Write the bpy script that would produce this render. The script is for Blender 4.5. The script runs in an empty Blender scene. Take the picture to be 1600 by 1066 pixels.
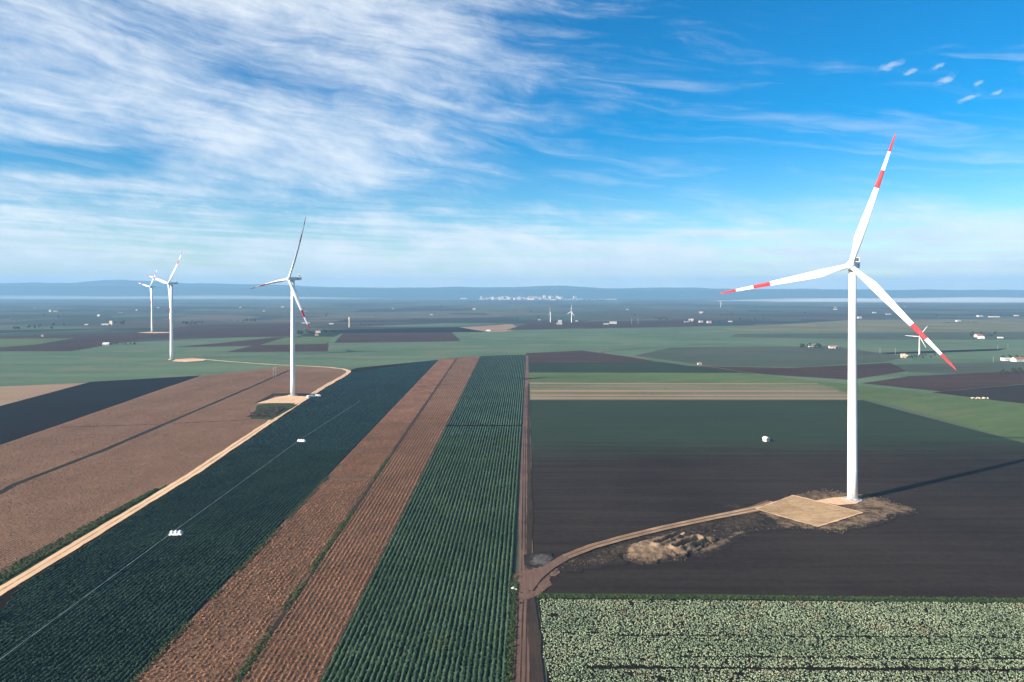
import bpy, bmesh, math, random
import numpy as np
from mathutils import Vector, Matrix

rad = math.radians
scene = bpy.context.scene
C = scene.collection
random.seed(7)
RNG = np.random.default_rng(11)

# ------------------------------------------------------------------ camera
CAM_H, FOC, CX, HY = 100.0, 1067.0, 800.0, 456.0
cd = bpy.data.cameras.new('camera')
cd.sensor_width = 36.0
cd.lens = FOC / 1600 * 36.0
cd.shift_y = -(533.0 - HY) / 1600
cd.clip_start = 1.0
cd.clip_end = 200000
cam = bpy.data.objects.new('camera', cd)
cam.location = (0, 0, CAM_H)
cam.rotation_euler = (rad(90), 0, 0)
C.objects.link(cam)
scene.camera = cam

# ------------------------------------------------------------------ light
SUN_EL = rad(22.3)
SHADOW = Vector((0.875, 0.484))                       # the way shadows fall on the ground
to_sun = Vector((-SHADOW.x * math.cos(SUN_EL), -SHADOW.y * math.cos(SUN_EL), math.sin(SUN_EL))).normalized()
sl = bpy.data.lights.new('sun', 'SUN')
sl.energy = 5.0
sl.angle = rad(0.53)
sl.color = (1.0, 0.89, 0.77)
sun = bpy.data.objects.new('sun', sl)
sun.rotation_euler = to_sun.to_track_quat('Z', 'Y').to_euler()
sun.location = (-300, -150, 400)
C.objects.link(sun)

vs = scene.view_settings
scene.display_settings.display_device = 'sRGB'
vs.view_transform = 'Standard'
vs.look = 'None'
vs.gamma = 1
vs.use_curve_mapping = False
vs.exposure = 1.22
scene.cycles.use_denoising = True
scene.cycles.max_bounces = 6
scene.cycles.volume_bounces = 0
scene.cycles.transparent_max_bounces = 8


class NT:
    """small helper to write node graphs"""
    def __init__(s, tree):
        s.t = tree
        s.n = tree.nodes
        s.l = tree.links

    def node(s, kind, **kw):
        nd = s.n.new(kind)
        for k, v in kw.items():
            setattr(nd, k, v)
        return nd

    def put(s, sock, v):
        if isinstance(v, bpy.types.NodeSocket):
            s.l.new(v, sock)
        elif v is not None:
            sock.default_value = v

    def m(s, op, a, b=None, c=None, clamp=False):
        nd = s.node('ShaderNodeMath', operation=op, use_clamp=clamp)
        for i, v in enumerate((a, b, c)):
            s.put(nd.inputs[i], v)
        return nd.outputs[0]

    def sep(s, v):
        nd = s.node('ShaderNodeSeparateXYZ')
        s.put(nd.inputs[0], v)
        return nd.outputs

    def comb(s, x, y, z=0.0):
        nd = s.node('ShaderNodeCombineXYZ')
        for i, v in enumerate((x, y, z)):
            s.put(nd.inputs[i], v)
        return nd.outputs[0]

    def noise(s, vec, scale, detail=4, rough=0.55, dist=0.0):
        nd = s.node('ShaderNodeTexNoise')
        s.put(nd.inputs['Vector'], vec)
        nd.inputs['Scale'].default_value = scale
        nd.inputs['Detail'].default_value = detail
        nd.inputs['Roughness'].default_value = rough
        nd.inputs['Distortion'].default_value = dist
        return nd.outputs[0]

    def mapr(s, v, a, b, c=0.0, d=1.0, smooth=True):
        nd = s.node('ShaderNodeMapRange', interpolation_type='SMOOTHSTEP' if smooth else 'LINEAR')
        for i, x in enumerate((v, a, b, c, d)):
            s.put(nd.inputs[i], x)
        return nd.outputs[0]

    def mix(s, f, a, b, blend='MIX'):
        nd = s.node('ShaderNodeMix', data_type='RGBA', blend_type=blend)
        s.put(nd.inputs[0], f)
        for sock, v in ((nd.inputs[6], a), (nd.inputs[7], b)):
            s.put(sock, v if isinstance(v, bpy.types.NodeSocket) else (*v[:3], 1))
        return nd.outputs[2]


# ------------------------------------------------------------------ sky (world)
world = bpy.data.worlds.new('World')
scene.world = world
world.use_nodes = True
w = NT(world.node_tree)
w.n.clear()
sky = w.node('ShaderNodeTexSky', sky_type='NISHITA', sun_disc=False)
sky.sun_elevation = SUN_EL
sky.sun_rotation = math.atan2(to_sun.x, to_sun.y)
sky.altitude = 150
sky.air_density = 1.0
sky.dust_density = 0.15
sky.ozone_density = 3.0
hs = w.node('ShaderNodeHueSaturation')
hs.inputs['Saturation'].default_value = 1.58
hs.inputs['Value'].default_value = 1.26
w.l.new(sky.outputs[0], hs.inputs['Color'])
dirv = w.node('ShaderNodeTexCoord').outputs['Generated']
dx, dy, dz = w.sep(dirv)
az = w.m('ARCTAN2', dx, dy)                      # 0 ahead, + to the right (radians)
el = w.m('ARCSINE', dz)
warp = w.noise(w.comb(w.m('MULTIPLY', az, 3.0), w.m('MULTIPLY', el, 7.0)), 1.0, 3, 0.5)
warp = w.m('SUBTRACT', warp, 0.5)
els = w.m('ADD', el, w.m('MULTIPLY', az, 0.16))  # streaks sink a little to the right
els = w.m('ADD', els, w.m('MULTIPLY', warp, 0.075))
n1 = w.noise(w.comb(w.m('MULTIPLY', az, 3.2), w.m('MULTIPLY', els, 19.0), 0.3), 1.0, 9, 0.58, 0.25)
n2 = w.noise(w.comb(w.m('MULTIPLY', az, 7.0), w.m('MULTIPLY', els, 85.0), 4.1), 1.0, 8, 0.62, 0.35)
n3 = w.noise(w.comb(w.m('MULTIPLY', az, 11.0), w.m('MULTIPLY', els, 24.0), 9.1), 1.0, 10, 0.66, 0.25)
tex = w.m('ADD', w.m('MULTIPLY', n1, 0.48), w.m('ADD', w.m('MULTIPLY', n2, 0.24), w.m('MULTIPLY', n3, 0.28)))
# where the veil is: much to the left, clear to the upper right, a band above the horizon everywhere
azw = w.m('ADD', w.m('ADD', az, w.m('MULTIPLY', warp, 0.25)), w.m('MULTIPLY', w.m('SUBTRACT', 0.32, el), 0.25))
left = w.mapr(azw, -0.20, 0.20, 1.0, 0.0)
band = w.mapr(w.m('ADD', w.m('ADD', el, w.m('MULTIPLY', az, 0.03)), w.m('MULTIPLY', warp, 0.05)), 0.07, 0.160, 1.0, 0.0)
gap = w.m('MULTIPLY', w.mapr(w.m('ABSOLUTE', w.m('SUBTRACT', w.m('ADD', el, w.m('MULTIPLY', warp, 0.04)), 0.160)), 0.0, 0.030, 1.0, 0.0), w.mapr(az, -0.44, -0.56, 0.0, 1.0))
cov = w.m('MAXIMUM', w.m('MULTIPLY', left, 0.225), w.m('MULTIPLY', band, 0.36))
cov = w.m('ADD', w.m('SUBTRACT', cov, w.m('MULTIPLY', gap, 0.26)), w.mapr(el, 0.0, 0.075, 0.10, 0.0))
# thin level layers in the low band
n5 = w.noise(w.comb(w.m('MULTIPLY', az, 2.2), w.m('MULTIPLY', w.m('ADD', el, w.m('MULTIPLY', az, 0.02)), 95.0), 2.6), 1.0, 7, 0.6, 0.2)
n6 = w.noise(w.comb(w.m('MULTIPLY', az, 9.0), w.m('MULTIPLY', el, 40.0), 6.6), 1.0, 8, 0.62, 0.2)
lay = w.m('MULTIPLY', w.m('MULTIPLY', band, w.mapr(el, 0.0, 0.03)), w.m('ADD', w.mapr(n5, 0.62, 0.36, 0.0, 0.16), w.mapr(n6, 0.60, 0.38, 0.0, 0.12)))
mask = w.mapr(w.m('SUBTRACT', w.m('ADD', tex, cov), lay), 0.50, 0.90)
# faint wisps in the clear part
wisp = w.m('MULTIPLY', w.mapr(w.noise(w.comb(w.m('MULTIPLY', az, 3.0), w.m('MULTIPLY', els, 30.0), 7.7), 1.0, 8, 0.6, 0.6), 0.50, 0.78), 0.42)
mask = w.m('MAXIMUM', mask, wisp)


def puff(paz, pel, ra, re):
    u = w.m('DIVIDE', w.m('SUBTRACT', az, paz), ra)
    v = w.m('DIVIDE', w.m('SUBTRACT', w.m('SUBTRACT', el, pel), w.m('MULTIPLY', w.m('SUBTRACT', az, paz), 0.25)), re)
    r = w.m('SQRT', w.m('ADD', w.m('MULTIPLY', u, u), w.m('MULTIPLY', v, v)))
    return w.mapr(w.m('ADD', r, w.m('MULTIPLY', w.m('SUBTRACT', n4, 0.5), 2.6)), 0.0, 1.3, 0.55, 0.0)


n4 = w.noise(w.comb(w.m('MULTIPLY', az, 95.0), w.m('MULTIPLY', el, 190.0)), 1.0, 6, 0.65, 0.3)
for px, py, rx, ry in ((1390, 103, 26, 8), (1422, 113, 15, 6), (1464, 105, 14, 5), (1477, 125, 20, 8), (1512, 154, 26, 6),
                       (1528, 131, 12, 5), (1558, 145, 13, 5)):
    uu, vv = (px - CX) / FOC, (HY - py) / FOC
    a0 = math.atan(uu)
    mask = w.m('MAXIMUM', mask, puff(a0, math.atan(vv * math.cos(a0)), 0.75 * rx / FOC * math.cos(a0) ** 2, 0.75 * ry / FOC * math.cos(a0)))
mask = w.m('MULTIPLY', mask, 0.90)
cshade = w.mapr(n3, 0.3, 0.7, 0.0, 1.0)
ccol = w.mix(cshade, (6.3, 7.1, 8.2), (7.9, 8.4, 8.9))
skyc = w.mix(mask, hs.outputs[0], ccol)
bg = w.node('ShaderNodeBackground')
w.l.new(skyc, bg.inputs['Color'])
bg.inputs['Strength'].default_value = 0.052
w.l.new(bg.outputs[0], w.node('ShaderNodeOutputWorld').inputs['Surface'])

# ------------------------------------------------------------------ helpers
def D(y):
    return CAM_H * FOC / (y - HY)


def G(x, y):                                     # a spot of the flat plain -> metres
    d = D(y)
    return ((x - CX) * d / FOC, d)


def tag(o, label=None, cat=None, group=None, kind=None):
    if label: o['label'] = label
    if cat: o['category'] = cat
    if group: o['group'] = group
    if kind: o['kind'] = kind
    return o


def empty(name, loc, rz=0.0, sc=None):
    o = bpy.data.objects.new(name, None)
    o.empty_display_size = 0.5
    C.objects.link(o)
    o.location = loc
    o.rotation_euler = (0, 0, rz)
    if sc: o.scale = sc
    return o


def link(name, me, parent=None, mat=None):
    o = bpy.data.objects.new(name, me)
    C.objects.link(o)
    if parent: o.parent = parent
    if mat:
        for mm in (mat if isinstance(mat, (list, tuple)) else [mat]):
            me.materials.append(mm)
    return o


def mesh_np(name, V, F, smooth=False, tint=None):
    """V (n,3), F (m,k) arrays with k = 3 or 4"""
    me = bpy.data.meshes.new(name)
    V = np.asarray(V, np.float32); F = np.asarray(F, np.int32)
    k = F.shape[1]
    me.vertices.add(len(V)); me.vertices.foreach_set('co', V.ravel())
    me.loops.add(F.size); me.loops.foreach_set('vertex_index', F.ravel())
    me.polygons.add(len(F))
    me.polygons.foreach_set('loop_start', np.arange(0, F.size, k, dtype=np.int32))
    me.polygons.foreach_set('use_smooth', np.full(len(F), smooth, bool))
    if tint is not None:
        a = me.attributes.new('tint', 'FLOAT', 'POINT')
        a.data.foreach_set('value', np.asarray(tint, np.float32))
    me.update(calc_edges=True)
    return me


def bm_obj(name, bm, mat, parent=None, smooth=False):
    me = bpy.data.meshes.new(name)
    bmesh.ops.recalc_face_normals(bm, faces=bm.faces)
    for f in bm.faces: f.smooth = smooth
    bm.to_mesh(me); bm.free()
    return link(name, me, parent, mat)


def box(bm, c, s, bevel=0.0, rz=0.0):
    r = bmesh.ops.create_cube(bm, size=1.0)
    mtx = Matrix.Translation(c) @ Matrix.Rotation(rz, 4, 'Z') @ Matrix.Diagonal((*s, 1))
    bmesh.ops.transform(bm, matrix=mtx, verts=r['verts'])
    if bevel:
        es = list({e for v in r['verts'] for e in v.link_edges})
        bmesh.ops.bevel(bm, geom=es, offset=bevel, segments=2, affect='EDGES', profile=0.6)


def lathe(bm, prof, seg=32, mtx=None, cap=True):
    """prof: (radius, z) from bottom to top"""
    rings = []
    for r, z in prof:
        ring = []
        for i in range(seg):
            a = 2 * math.pi * i / seg
            v = Vector((r * math.cos(a), r * math.sin(a), z))
            ring.append(bm.verts.new(mtx @ v if mtx else v))
        rings.append(ring)
    for a, b in zip(rings, rings[1:]):
        for i in range(seg):
            bm.faces.new((a[i], a[(i + 1) % seg], b[(i + 1) % seg], b[i]))
    if cap:
        bm.faces.new(rings[0][::-1]); bm.faces.new(rings[-1])


def tube(bm, p, q, r0, r1=None, seg=8):
    p, q = Vector(p), Vector(q)
    r1 = r0 if r1 is None else r1
    mt = Matrix.Translation(p) @ (q - p).to_track_quat('Z', 'Y').to_matrix().to_4x4()
    lathe(bm, [(r0, 0), (r1, (q - p).length)], seg, mt)


def copy_tree(o, parent=None):
    c = o.copy(); C.objects.link(c)
    if parent:
        c.parent = parent
        c.matrix_parent_inverse = o.matrix_parent_inverse
    for ch in list(o.children): copy_tree(ch, c)
    return c


# numpy value noise (for lumpy earth)
_perm = RNG.random((256, 256))


def vnoise(x, y):
    xi, yi = np.floor(x).astype(int), np.floor(y).astype(int)
    fx, fy = x - xi, y - yi
    fx, fy = fx * fx * (3 - 2 * fx), fy * fy * (3 - 2 * fy)
    g = lambda a, b: _perm[a % 256, b % 256]
    return (g(xi, yi) * (1 - fx) + g(xi + 1, yi) * fx) * (1 - fy) + (g(xi, yi + 1) * (1 - fx) + g(xi + 1, yi + 1) * fx) * fy


def fbm(x, y, o=4):
    s, a, t = 0, 0.5, 0
    for i in range(o):
        s = s + a * vnoise(x * 2 ** i + 17.3 * i, y * 2 ** i + 5.1 * i); t += a; a *= 0.5
    return s / t


# ------------------------------------------------------------------ materials
def new_mat(name):
    m = bpy.data.materials.new(name); m.use_nodes = True
    n = NT(m.node_tree); n.n.clear()
    b = n.node('ShaderNodeBsdfPrincipled')
    n.l.new(b.outputs[0], n.node('ShaderNodeOutputMaterial').inputs['Surface'])
    return m, n, b


def field_mat(name, c1, c2, sx=0.02, sy=0.02, c3=None, f3=0.5, fine=0.6, bump=0.15, stripe=None, rz=0.0, spec=0.02, patch=0.008, contrast=1.0, k=(1, 1, 1), seedlings=None, rim=False):
    """earth or crop seen from the air: big patches, streaks drawn out by the tractor, fine grain.
    sx, sy are the streak frequencies along the two axes, stripe = (axis, period, depth)"""
    c1, c2, c3 = [c and tuple(v * f * 0.80 for v, f in zip(c, k)) for c in (c1, c2, c3)]
    m, n, b = new_mat(name)
    pos = n.node('ShaderNodeNewGeometry').outputs['Position']
    mp = n.node('ShaderNodeMapping'); n.put(mp.inputs[0], pos); mp.inputs['Rotation'].default_value = (0, 0, rz)
    pos = mp.outputs[0]
    x, y, z = n.sep(pos)
    big = n.noise(pos, patch, 5, 0.6)
    strk = n.noise(n.comb(n.m('MULTIPLY', x, sx), n.m('MULTIPLY', y, sy)), 1.0, 6, 0.65)
    grain = n.noise(pos, fine, 4, 0.7)
    f = n.m('ADD', n.m('MULTIPLY', big, 0.4), n.m('ADD', n.m('MULTIPLY', strk, 0.38), n.m('MULTIPLY', grain, 0.22)))
    f = n.mapr(f, 0.5 - 0.17 / contrast, 0.5 + 0.17 / contrast)
    col = n.mix(f, c1, c2)
    if c3:
        p3 = n.noise(pos, patch * 2.7, 4, 0.6)
        col = n.mix(n.mapr(n.m('ADD', n.m('MULTIPLY', p3, 0.65), n.m('MULTIPLY', strk, 0.35)), f3, f3 + 0.16), col, c3)
    if seedlings:                                       # drilled crop that thins out along the field
        ya, yb, cs = seedlings
        e = n.m('ADD', y, n.m('ADD', n.m('MULTIPLY', n.m('SUBTRACT', n.noise(pos, 0.02, 4, 0.6), 0.5), 60.0), n.m('MULTIPLY', n.m('SUBTRACT', strk, 0.5), 70.0)))
        e = n.m('SUBTRACT', e, n.m('MULTIPLY', x, 0.03))
        col = n.mix(n.mapr(e, ya, yb), col, n.mix(f, tuple(v * 0.8 for v in cs), tuple(v * 1.1 for v in cs)))
    if rim:                                             # spoil lies thinner towards its rim, bare soil shows through
        t = n.node('ShaderNodeAttribute', attribute_name='tint').outputs['Fac']
        cov = n.m('ADD', t, n.m('MULTIPLY', n.m('SUBTRACT', n.noise(pos, 0.55, 5, 0.7), 0.5), 1.7))
        col = n.mix(n.mapr(cov, 0.05, 0.55), (0.029, 0.024, 0.022), col)
    h = grain
    if stripe:
        ax, per, dep = stripe
        c = x if ax == 'x' else y
        jit = n.m('MULTIPLY', n.m('SUBTRACT', n.noise(pos, 0.25, 2), 0.5), per * 0.5)
        s = n.m('SINE', n.m('MULTIPLY', n.m('ADD', c, jit), 2 * math.pi / per))
        s = n.m('MULTIPLY_ADD', s, 0.5, 0.5)
        col = n.mix(n.m('MULTIPLY', s, dep), col, tuple(v * 0.45 for v in c1))  # darker stripes put the shading of the rows into the base colour
        h = n.m('ADD', grain, s)
    n.put(b.inputs['Base Color'], col)
    b.inputs['Roughness'].default_value = 0.95
    b.inputs['Specular IOR Level'].default_value = spec
    if bump:
        bp = n.node('ShaderNodeBump'); bp.inputs['Strength'].default_value = bump; bp.inputs['Distance'].default_value = 0.35
        n.put(bp.inputs['Height'], h); n.l.new(bp.outputs[0], b.inputs['Normal'])
    return m


def leaf_mat(name, lo, hi, odd=None, odd_at=0.9, rough=0.55, patch=0.03, k=(1, 1, 1)):
    m, n, b = new_mat(name)
    lo, hi, odd = [c and tuple(v * f * 0.80 for v, f in zip(c, k)) for c in (lo, hi, odd)]
    a = n.node('ShaderNodeAttribute', attribute_name='tint').outputs['Fac']
    pos = n.node('ShaderNodeNewGeometry').outputs['Position']
    big = n.noise(pos, patch, 4, 0.6)
    f = n.m('ADD', n.m('MULTIPLY', a, 0.55), n.m('MULTIPLY', n.mapr(big, 0.3, 0.7), 0.45))
    col = n.mix(f, lo, hi)
    if odd:
        kk = n.mapr(n.m('ADD', n.m('MULTIPLY', n.noise(pos, patch * 2.1, 3), 0.8), n.m('MULTIPLY', a, 0.45)), odd_at - 0.08, odd_at + 0.08)
        col = n.mix(kk, col, odd)
    n.put(b.inputs['Base Color'], col)
    b.inputs['Roughness'].default_value = rough
    b.inputs['Specular IOR Level'].default_value = 0.12
    return m


def paint_mat(name, col, rough=0.4, dirt=0.06, scale=0.6, metal=0.0, spec=0.4):
    m, n, b = new_mat(name)
    tc = n.node('ShaderNodeTexCoord').outputs['Object']
    x, y, z = n.sep(tc)
    d = n.noise(n.comb(n.m('MULTIPLY', x, 2.0), n.m('MULTIPLY', y, 2.0), n.m('MULTIPLY', z, 0.25)), scale, 5, 0.65)
    c2 = tuple(max(0, v * (1 - 3.5 * dirt)) for v in col)
    n.put(b.inputs['Base Color'], n.mix(n.mapr(d, 0.45, 0.75), col, c2))
    n.put(b.inputs['Roughness'], n.mapr(d, 0.3, 0.7, rough, min(1, rough + 0.2)))
    b.inputs['Metallic'].default_value = metal
    b.inputs['Specular IOR Level'].default_value = spec
    return m


M = {}
M['white'] = paint_mat('white_paint', (0.80, 0.80, 0.79), 0.35, 0.03)
M['red'] = paint_mat('red_paint', (0.45, 0.008, 0.018), 0.5, 0.04)
M['grey'] = paint_mat('grey_steel', (0.32, 0.33, 0.34), 0.5, 0.08)
M['dark'] = paint_mat('dark_grille', (0.03, 0.032, 0.035), 0.6, 0.1)
M['concrete'] = paint_mat('concrete', (0.42, 0.40, 0.37), 0.9, 0.1, 1.5)
M['plastic'] = paint_mat('white_plastic', (0.78, 0.78, 0.76), 0.5, 0.04, 1.5)
M['pipe'] = paint_mat('pale_pipe', (0.30, 0.32, 0.31), 0.5, 0.08, 1.0)
M['plaster'] = paint_mat('white_plaster', (0.74, 0.72, 0.67), 0.9, 0.06, 0.5)
M['farwall'] = paint_mat('weathered_plaster', (0.50, 0.47, 0.43), 0.9, 0.10, 0.5)
M['cream'] = paint_mat('cream_plaster', (0.62, 0.50, 0.36), 0.9, 0.08, 0.5)
M['pink'] = paint_mat('pink_plaster', (0.58, 0.42, 0.36), 0.9, 0.08, 0.5)
M['tile'] = paint_mat('clay_tile', (0.30, 0.13, 0.08), 0.9, 0.12, 1.0)
M['roofgrey'] = paint_mat('grey_roof', (0.36, 0.35, 0.34), 0.9, 0.1, 1.0)
M['glass'] = paint_mat('dark_pane', (0.03, 0.035, 0.045), 0.15, 0.02, 1.0, spec=0.6)
M['tyre'] = paint_mat('tyre_rubber', (0.02, 0.02, 0.02), 0.9, 0.05, 3.0)
M['bark'] = paint_mat('bark', (0.10, 0.075, 0.055), 0.95, 0.12, 2.0)
M['stonepale'] = paint_mat('pale_stone', (0.50, 0.42, 0.32), 0.9, 0.1, 0.7)

M['wheat'] = field_mat('winter_wheat', (0.050, 0.092, 0.056), (0.094, 0.146, 0.084), 0.004, 0.03, (0.110, 0.125, 0.082), 0.50, fine=0.08, patch=0.004, bump=0, k=(1.6, 1.46, 1.48))
M['wheat2'] = field_mat('fresh_wheat', (0.052, 0.108, 0.040), (0.092, 0.162, 0.062), 0.006, 0.06, (0.115, 0.14, 0.070), 0.52, fine=0.12, patch=0.006, bump=0, rz=-0.5, k=(1.5, 1.15, 1.3))
M['teal'] = field_mat('sprouting_field', (0.026, 0.044, 0.031), (0.048, 0.072, 0.046), 0.004, 0.05, (0.050, 0.056, 0.044), 0.54, fine=0.15, patch=0.006, bump=0, k=(0.92, 0.86, 0.86))
M['soil'] = field_mat('dark_soil', (0.034, 0.031, 0.031), (0.060, 0.053, 0.049), 0.012, 0.30, fine=0.5, patch=0.007, bump=0.10, contrast=0.8, k=(0.84, 0.76, 0.7))
M['sprout'] = field_mat('dark_soil_with_seedlings', (0.029, 0.026, 0.026), (0.062, 0.056, 0.052), 0.006, 0.16, fine=0.35, patch=0.009, bump=0.10, contrast=1.15, k=(0.82, 0.72, 0.66), seedlings=(390, 470, (0.031, 0.046, 0.029)))
M['fallow'] = field_mat('thin_grass', (0.058, 0.076, 0.056), (0.092, 0.112, 0.080), 0.004, 0.05, (0.095, 0.090, 0.070), 0.52, fine=0.12, patch=0.006, bump=0, k=(1.1, 1.05, 1.05))
M['purple'] = field_mat('ploughed_soil', (0.042, 0.034, 0.035), (0.076, 0.058, 0.052), 0.005, 0.05, (0.052, 0.058, 0.044), 0.60, fine=0.2, patch=0.006, bump=0, k=(1.15, 0.93, 0.86))
M['nearblack'] = field_mat('ploughed_dark', (0.022, 0.024, 0.028), (0.036, 0.036, 0.040), 0.25, 0.008, (0.032, 0.042, 0.038), 0.6, fine=0.3, patch=0.01, bump=0.15, rz=0.12, k=(0.55, 0.53, 0.52))
M['brown'] = field_mat('stubble_brown', (0.105, 0.070, 0.052), (0.155, 0.106, 0.078), 0.06, 0.012, (0.085, 0.075, 0.050), 0.58, fine=0.5, patch=0.012, bump=0.2, rz=-0.0125, stripe=('x', 1.7, 0.45), k=(2.0, 1.75, 1.52))
M['pale'] = field_mat('pale_stubble', (0.155, 0.118, 0.088), (0.20, 0.155, 0.115), 0.005, 0.05, fine=0.3, patch=0.01, bump=0, k=(1.9, 1.7, 1.5))
M['striped'] = field_mat('striped_stubble', (0.115, 0.105, 0.065), (0.20, 0.16, 0.12), 0.003, 0.085, (0.085, 0.12, 0.062), 0.56, fine=0.25, patch=0.006, bump=0, contrast=1.6, k=(1.15, 1.3, 1.1))
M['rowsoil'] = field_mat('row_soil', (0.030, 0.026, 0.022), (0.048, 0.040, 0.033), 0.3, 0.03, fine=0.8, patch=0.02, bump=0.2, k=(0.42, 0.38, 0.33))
M['drysoil'] = field_mat('dry_row_soil', (0.062, 0.046, 0.036), (0.100, 0.072, 0.056), 0.25, 0.03, (0.050, 0.044, 0.030), 0.58, fine=0.8, patch=0.02, bump=0.2, k=(2.1, 1.72, 1.42))
M['track'] = field_mat('sandy_track', (0.30, 0.215, 0.14), (0.43, 0.325, 0.225), 0.4, 0.05, fine=0.7, patch=0.03, bump=0.1, k=(2.2, 1.95, 1.75))
M['pad'] = field_mat('sandy_hardstand', (0.22, 0.15, 0.092), (0.42, 0.31, 0.20), 0.10, 0.45, (0.19, 0.13, 0.085), 0.55, fine=0.8, patch=0.06, bump=0.3, contrast=1.3, k=(1.55, 1.45, 1.25))
M['dirt'] = field_mat('brown_dirt', (0.070, 0.052, 0.044), (0.115, 0.088, 0.072), 0.9, 0.03, (0.15, 0.118, 0.098), 0.6, fine=1.0, patch=0.03, bump=0.3, k=(1.9, 1.55, 1.42))
M['darkdirt'] = field_mat('rutted_dirt', (0.036, 0.030, 0.027), (0.075, 0.062, 0.052), 1.4, 0.04, (0.050, 0.060, 0.030), 0.60, fine=1.0, patch=0.04, bump=0.4, k=(1, 0.9, 0.85))
M['rubble'] = field_mat('stony_rubble', (0.058, 0.046, 0.036), (0.21, 0.165, 0.12), 0.35, 0.35, (0.075, 0.082, 0.046), 0.58, fine=1.3, patch=0.12, bump=0.6, contrast=2.2, k=(1.25, 1.1, 0.95), rim=True)
M['churned'] = field_mat('churned_soil', (0.028, 0.025, 0.023), (0.080, 0.066, 0.056), 0.5, 0.5, (0.15, 0.12, 0.095), 0.62, fine=1.2, patch=0.1, bump=0.6, contrast=1.8, k=(1, 0.9, 0.8), rim=True)
M['spoil'] = field_mat('spoil_earth', (0.13, 0.10, 0.075), (0.27, 0.215, 0.16), 0.5, 0.5, fine=1.2, patch=0.12, bump=0.5, contrast=1.5, k=(1.15, 1.0, 0.86), rim=True)
M['greydirt'] = field_mat('grey_dry_mud', (0.055, 0.050, 0.047), (0.17, 0.155, 0.145), 0.3, 0.3, fine=0.8, patch=0.1, bump=0.3, rim=True)
M['verge'] = field_mat('weedy_verge', (0.030, 0.052, 0.020), (0.060, 0.085, 0.036), 0.1, 0.1, (0.085, 0.072, 0.046), 0.62, fine=0.6, patch=0.05, bump=0.4)
M['ditch'] = field_mat('weedy_ditch', (0.034, 0.034, 0.030), (0.056, 0.052, 0.044), 0.05, 0.05, (0.040, 0.062, 0.028), 0.60, fine=0.4, patch=0.03, bump=0.3, k=(0.8, 0.8, 0.8))

M['leaf_green'] = leaf_mat('broccoli_leaf', (0.030, 0.060, 0.032), (0.088, 0.138, 0.082), (0.082, 0.112, 0.045), 0.78, k=(1.15, 1.2, 1.08))
M['leaf_dark'] = leaf_mat('dark_crop_leaf', (0.018, 0.040, 0.032), (0.055, 0.092, 0.076), (0.046, 0.082, 0.024), 0.92, k=(0.74, 0.86, 0.62))
M['leaf_pale'] = leaf_mat('cabbage_leaf', (0.095, 0.135, 0.080), (0.23, 0.275, 0.175), (0.21, 0.17, 0.11), 0.80, patch=0.06, k=(2.15, 2.1, 2.0))
M['leaf_dry'] = leaf_mat('dry_crop_leaf', (0.105, 0.055, 0.034), (0.27, 0.155, 0.095), (0.085, 0.085, 0.040), 0.84, rough=0.9, patch=0.05, k=(1.65, 1.4, 1.2))
M['leaf_stub'] = leaf_mat('stubble_leaf', (0.105, 0.066, 0.048), (0.185, 0.122, 0.088), (0.080, 0.076, 0.042), 0.84, rough=0.95, patch=0.03, k=(2.1, 1.8, 1.6))
M['leaf_weed'] = leaf_mat('weed_leaf', (0.028, 0.052, 0.016), (0.085, 0.115, 0.036), (0.15, 0.12, 0.06), 0.86, patch=0.2)
M['leaf_tree'] = leaf_mat('tree_leaf', (0.018, 0.032, 0.014), (0.055, 0.078, 0.032), None, patch=0.2)

# far plain: patchwork of fields too far away to build one by one
def plain_mat():
    m, n, b = new_mat('patchwork_plain')
    pos = n.node('ShaderNodeNewGeometry').outputs['Position']
    def cells(sx, sy, rz, off):
        mp = n.node('ShaderNodeMapping'); n.put(mp.inputs[0], pos)
        mp.inputs['Rotation'].default_value = (0, 0, rz); mp.inputs['Scale'].default_value = (sx, sy, 1); mp.inputs['Location'].default_value = (off, off * 1.7, 0)
        x, y, z = n.sep(mp.outputs[0])
        v = n.node('ShaderNodeTexVoronoi', distance='CHEBYCHEV', voronoi_dimensions='2D')
        n.put(v.inputs['Vector'], n.comb(x, y)); v.inputs['Scale'].default_value = 1.0; v.inputs['Randomness'].default_value = 0.85
        return n.sep(v.outputs['Color'])
    a = cells(1 / 620, 1 / 340, 0.12, 0.3); c = cells(1 / 300, 1 / 520, -0.2, 5.2)
    r = n.node('ShaderNodeValToRGB'); r.color_ramp.interpolation = 'CONSTANT'
    cols = [(0.042, 0.034, 0.030), (0.075, 0.092, 0.062), (0.038, 0.050, 0.036), (0.075, 0.056, 0.046), (0.088, 0.108, 0.068), (0.030, 0.032, 0.030), (0.115, 0.098, 0.072), (0.054, 0.074, 0.048)]
    while len(r.color_ramp.elements) < len(cols): r.color_ramp.elements.new(0.5)
    for i, cc in enumerate(cols):
        r.color_ramp.elements[i].position = i / len(cols); r.color_ramp.elements[i].color = (*cc, 1)
    k = n.node('ShaderNodeMath', operation='GREATER_THAN'); n.put(k.inputs[0], a[1]); k.inputs[1].default_value = 0.55
    v = n.mix(k.outputs[0], a[0], c[0]) if False else n.m('ADD', n.m('MULTIPLY', k.outputs[0], c[0]), n.m('MULTIPLY', n.m('SUBTRACT', 1.0, k.outputs[0]), a[0]))
    n.put(r.inputs[0], v)
    g = n.noise(pos, 0.006, 5, 0.65)
    col = n.mix(n.mapr(g, 0.3, 0.7, 0.0, 0.4), r.outputs[0], (0.030, 0.036, 0.028))
    n.put(b.inputs['Base Color'], col); b.inputs['Roughness'].default_value = 0.95; b.inputs['Specular IOR Level'].default_value = 0.1
    return m

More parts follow.
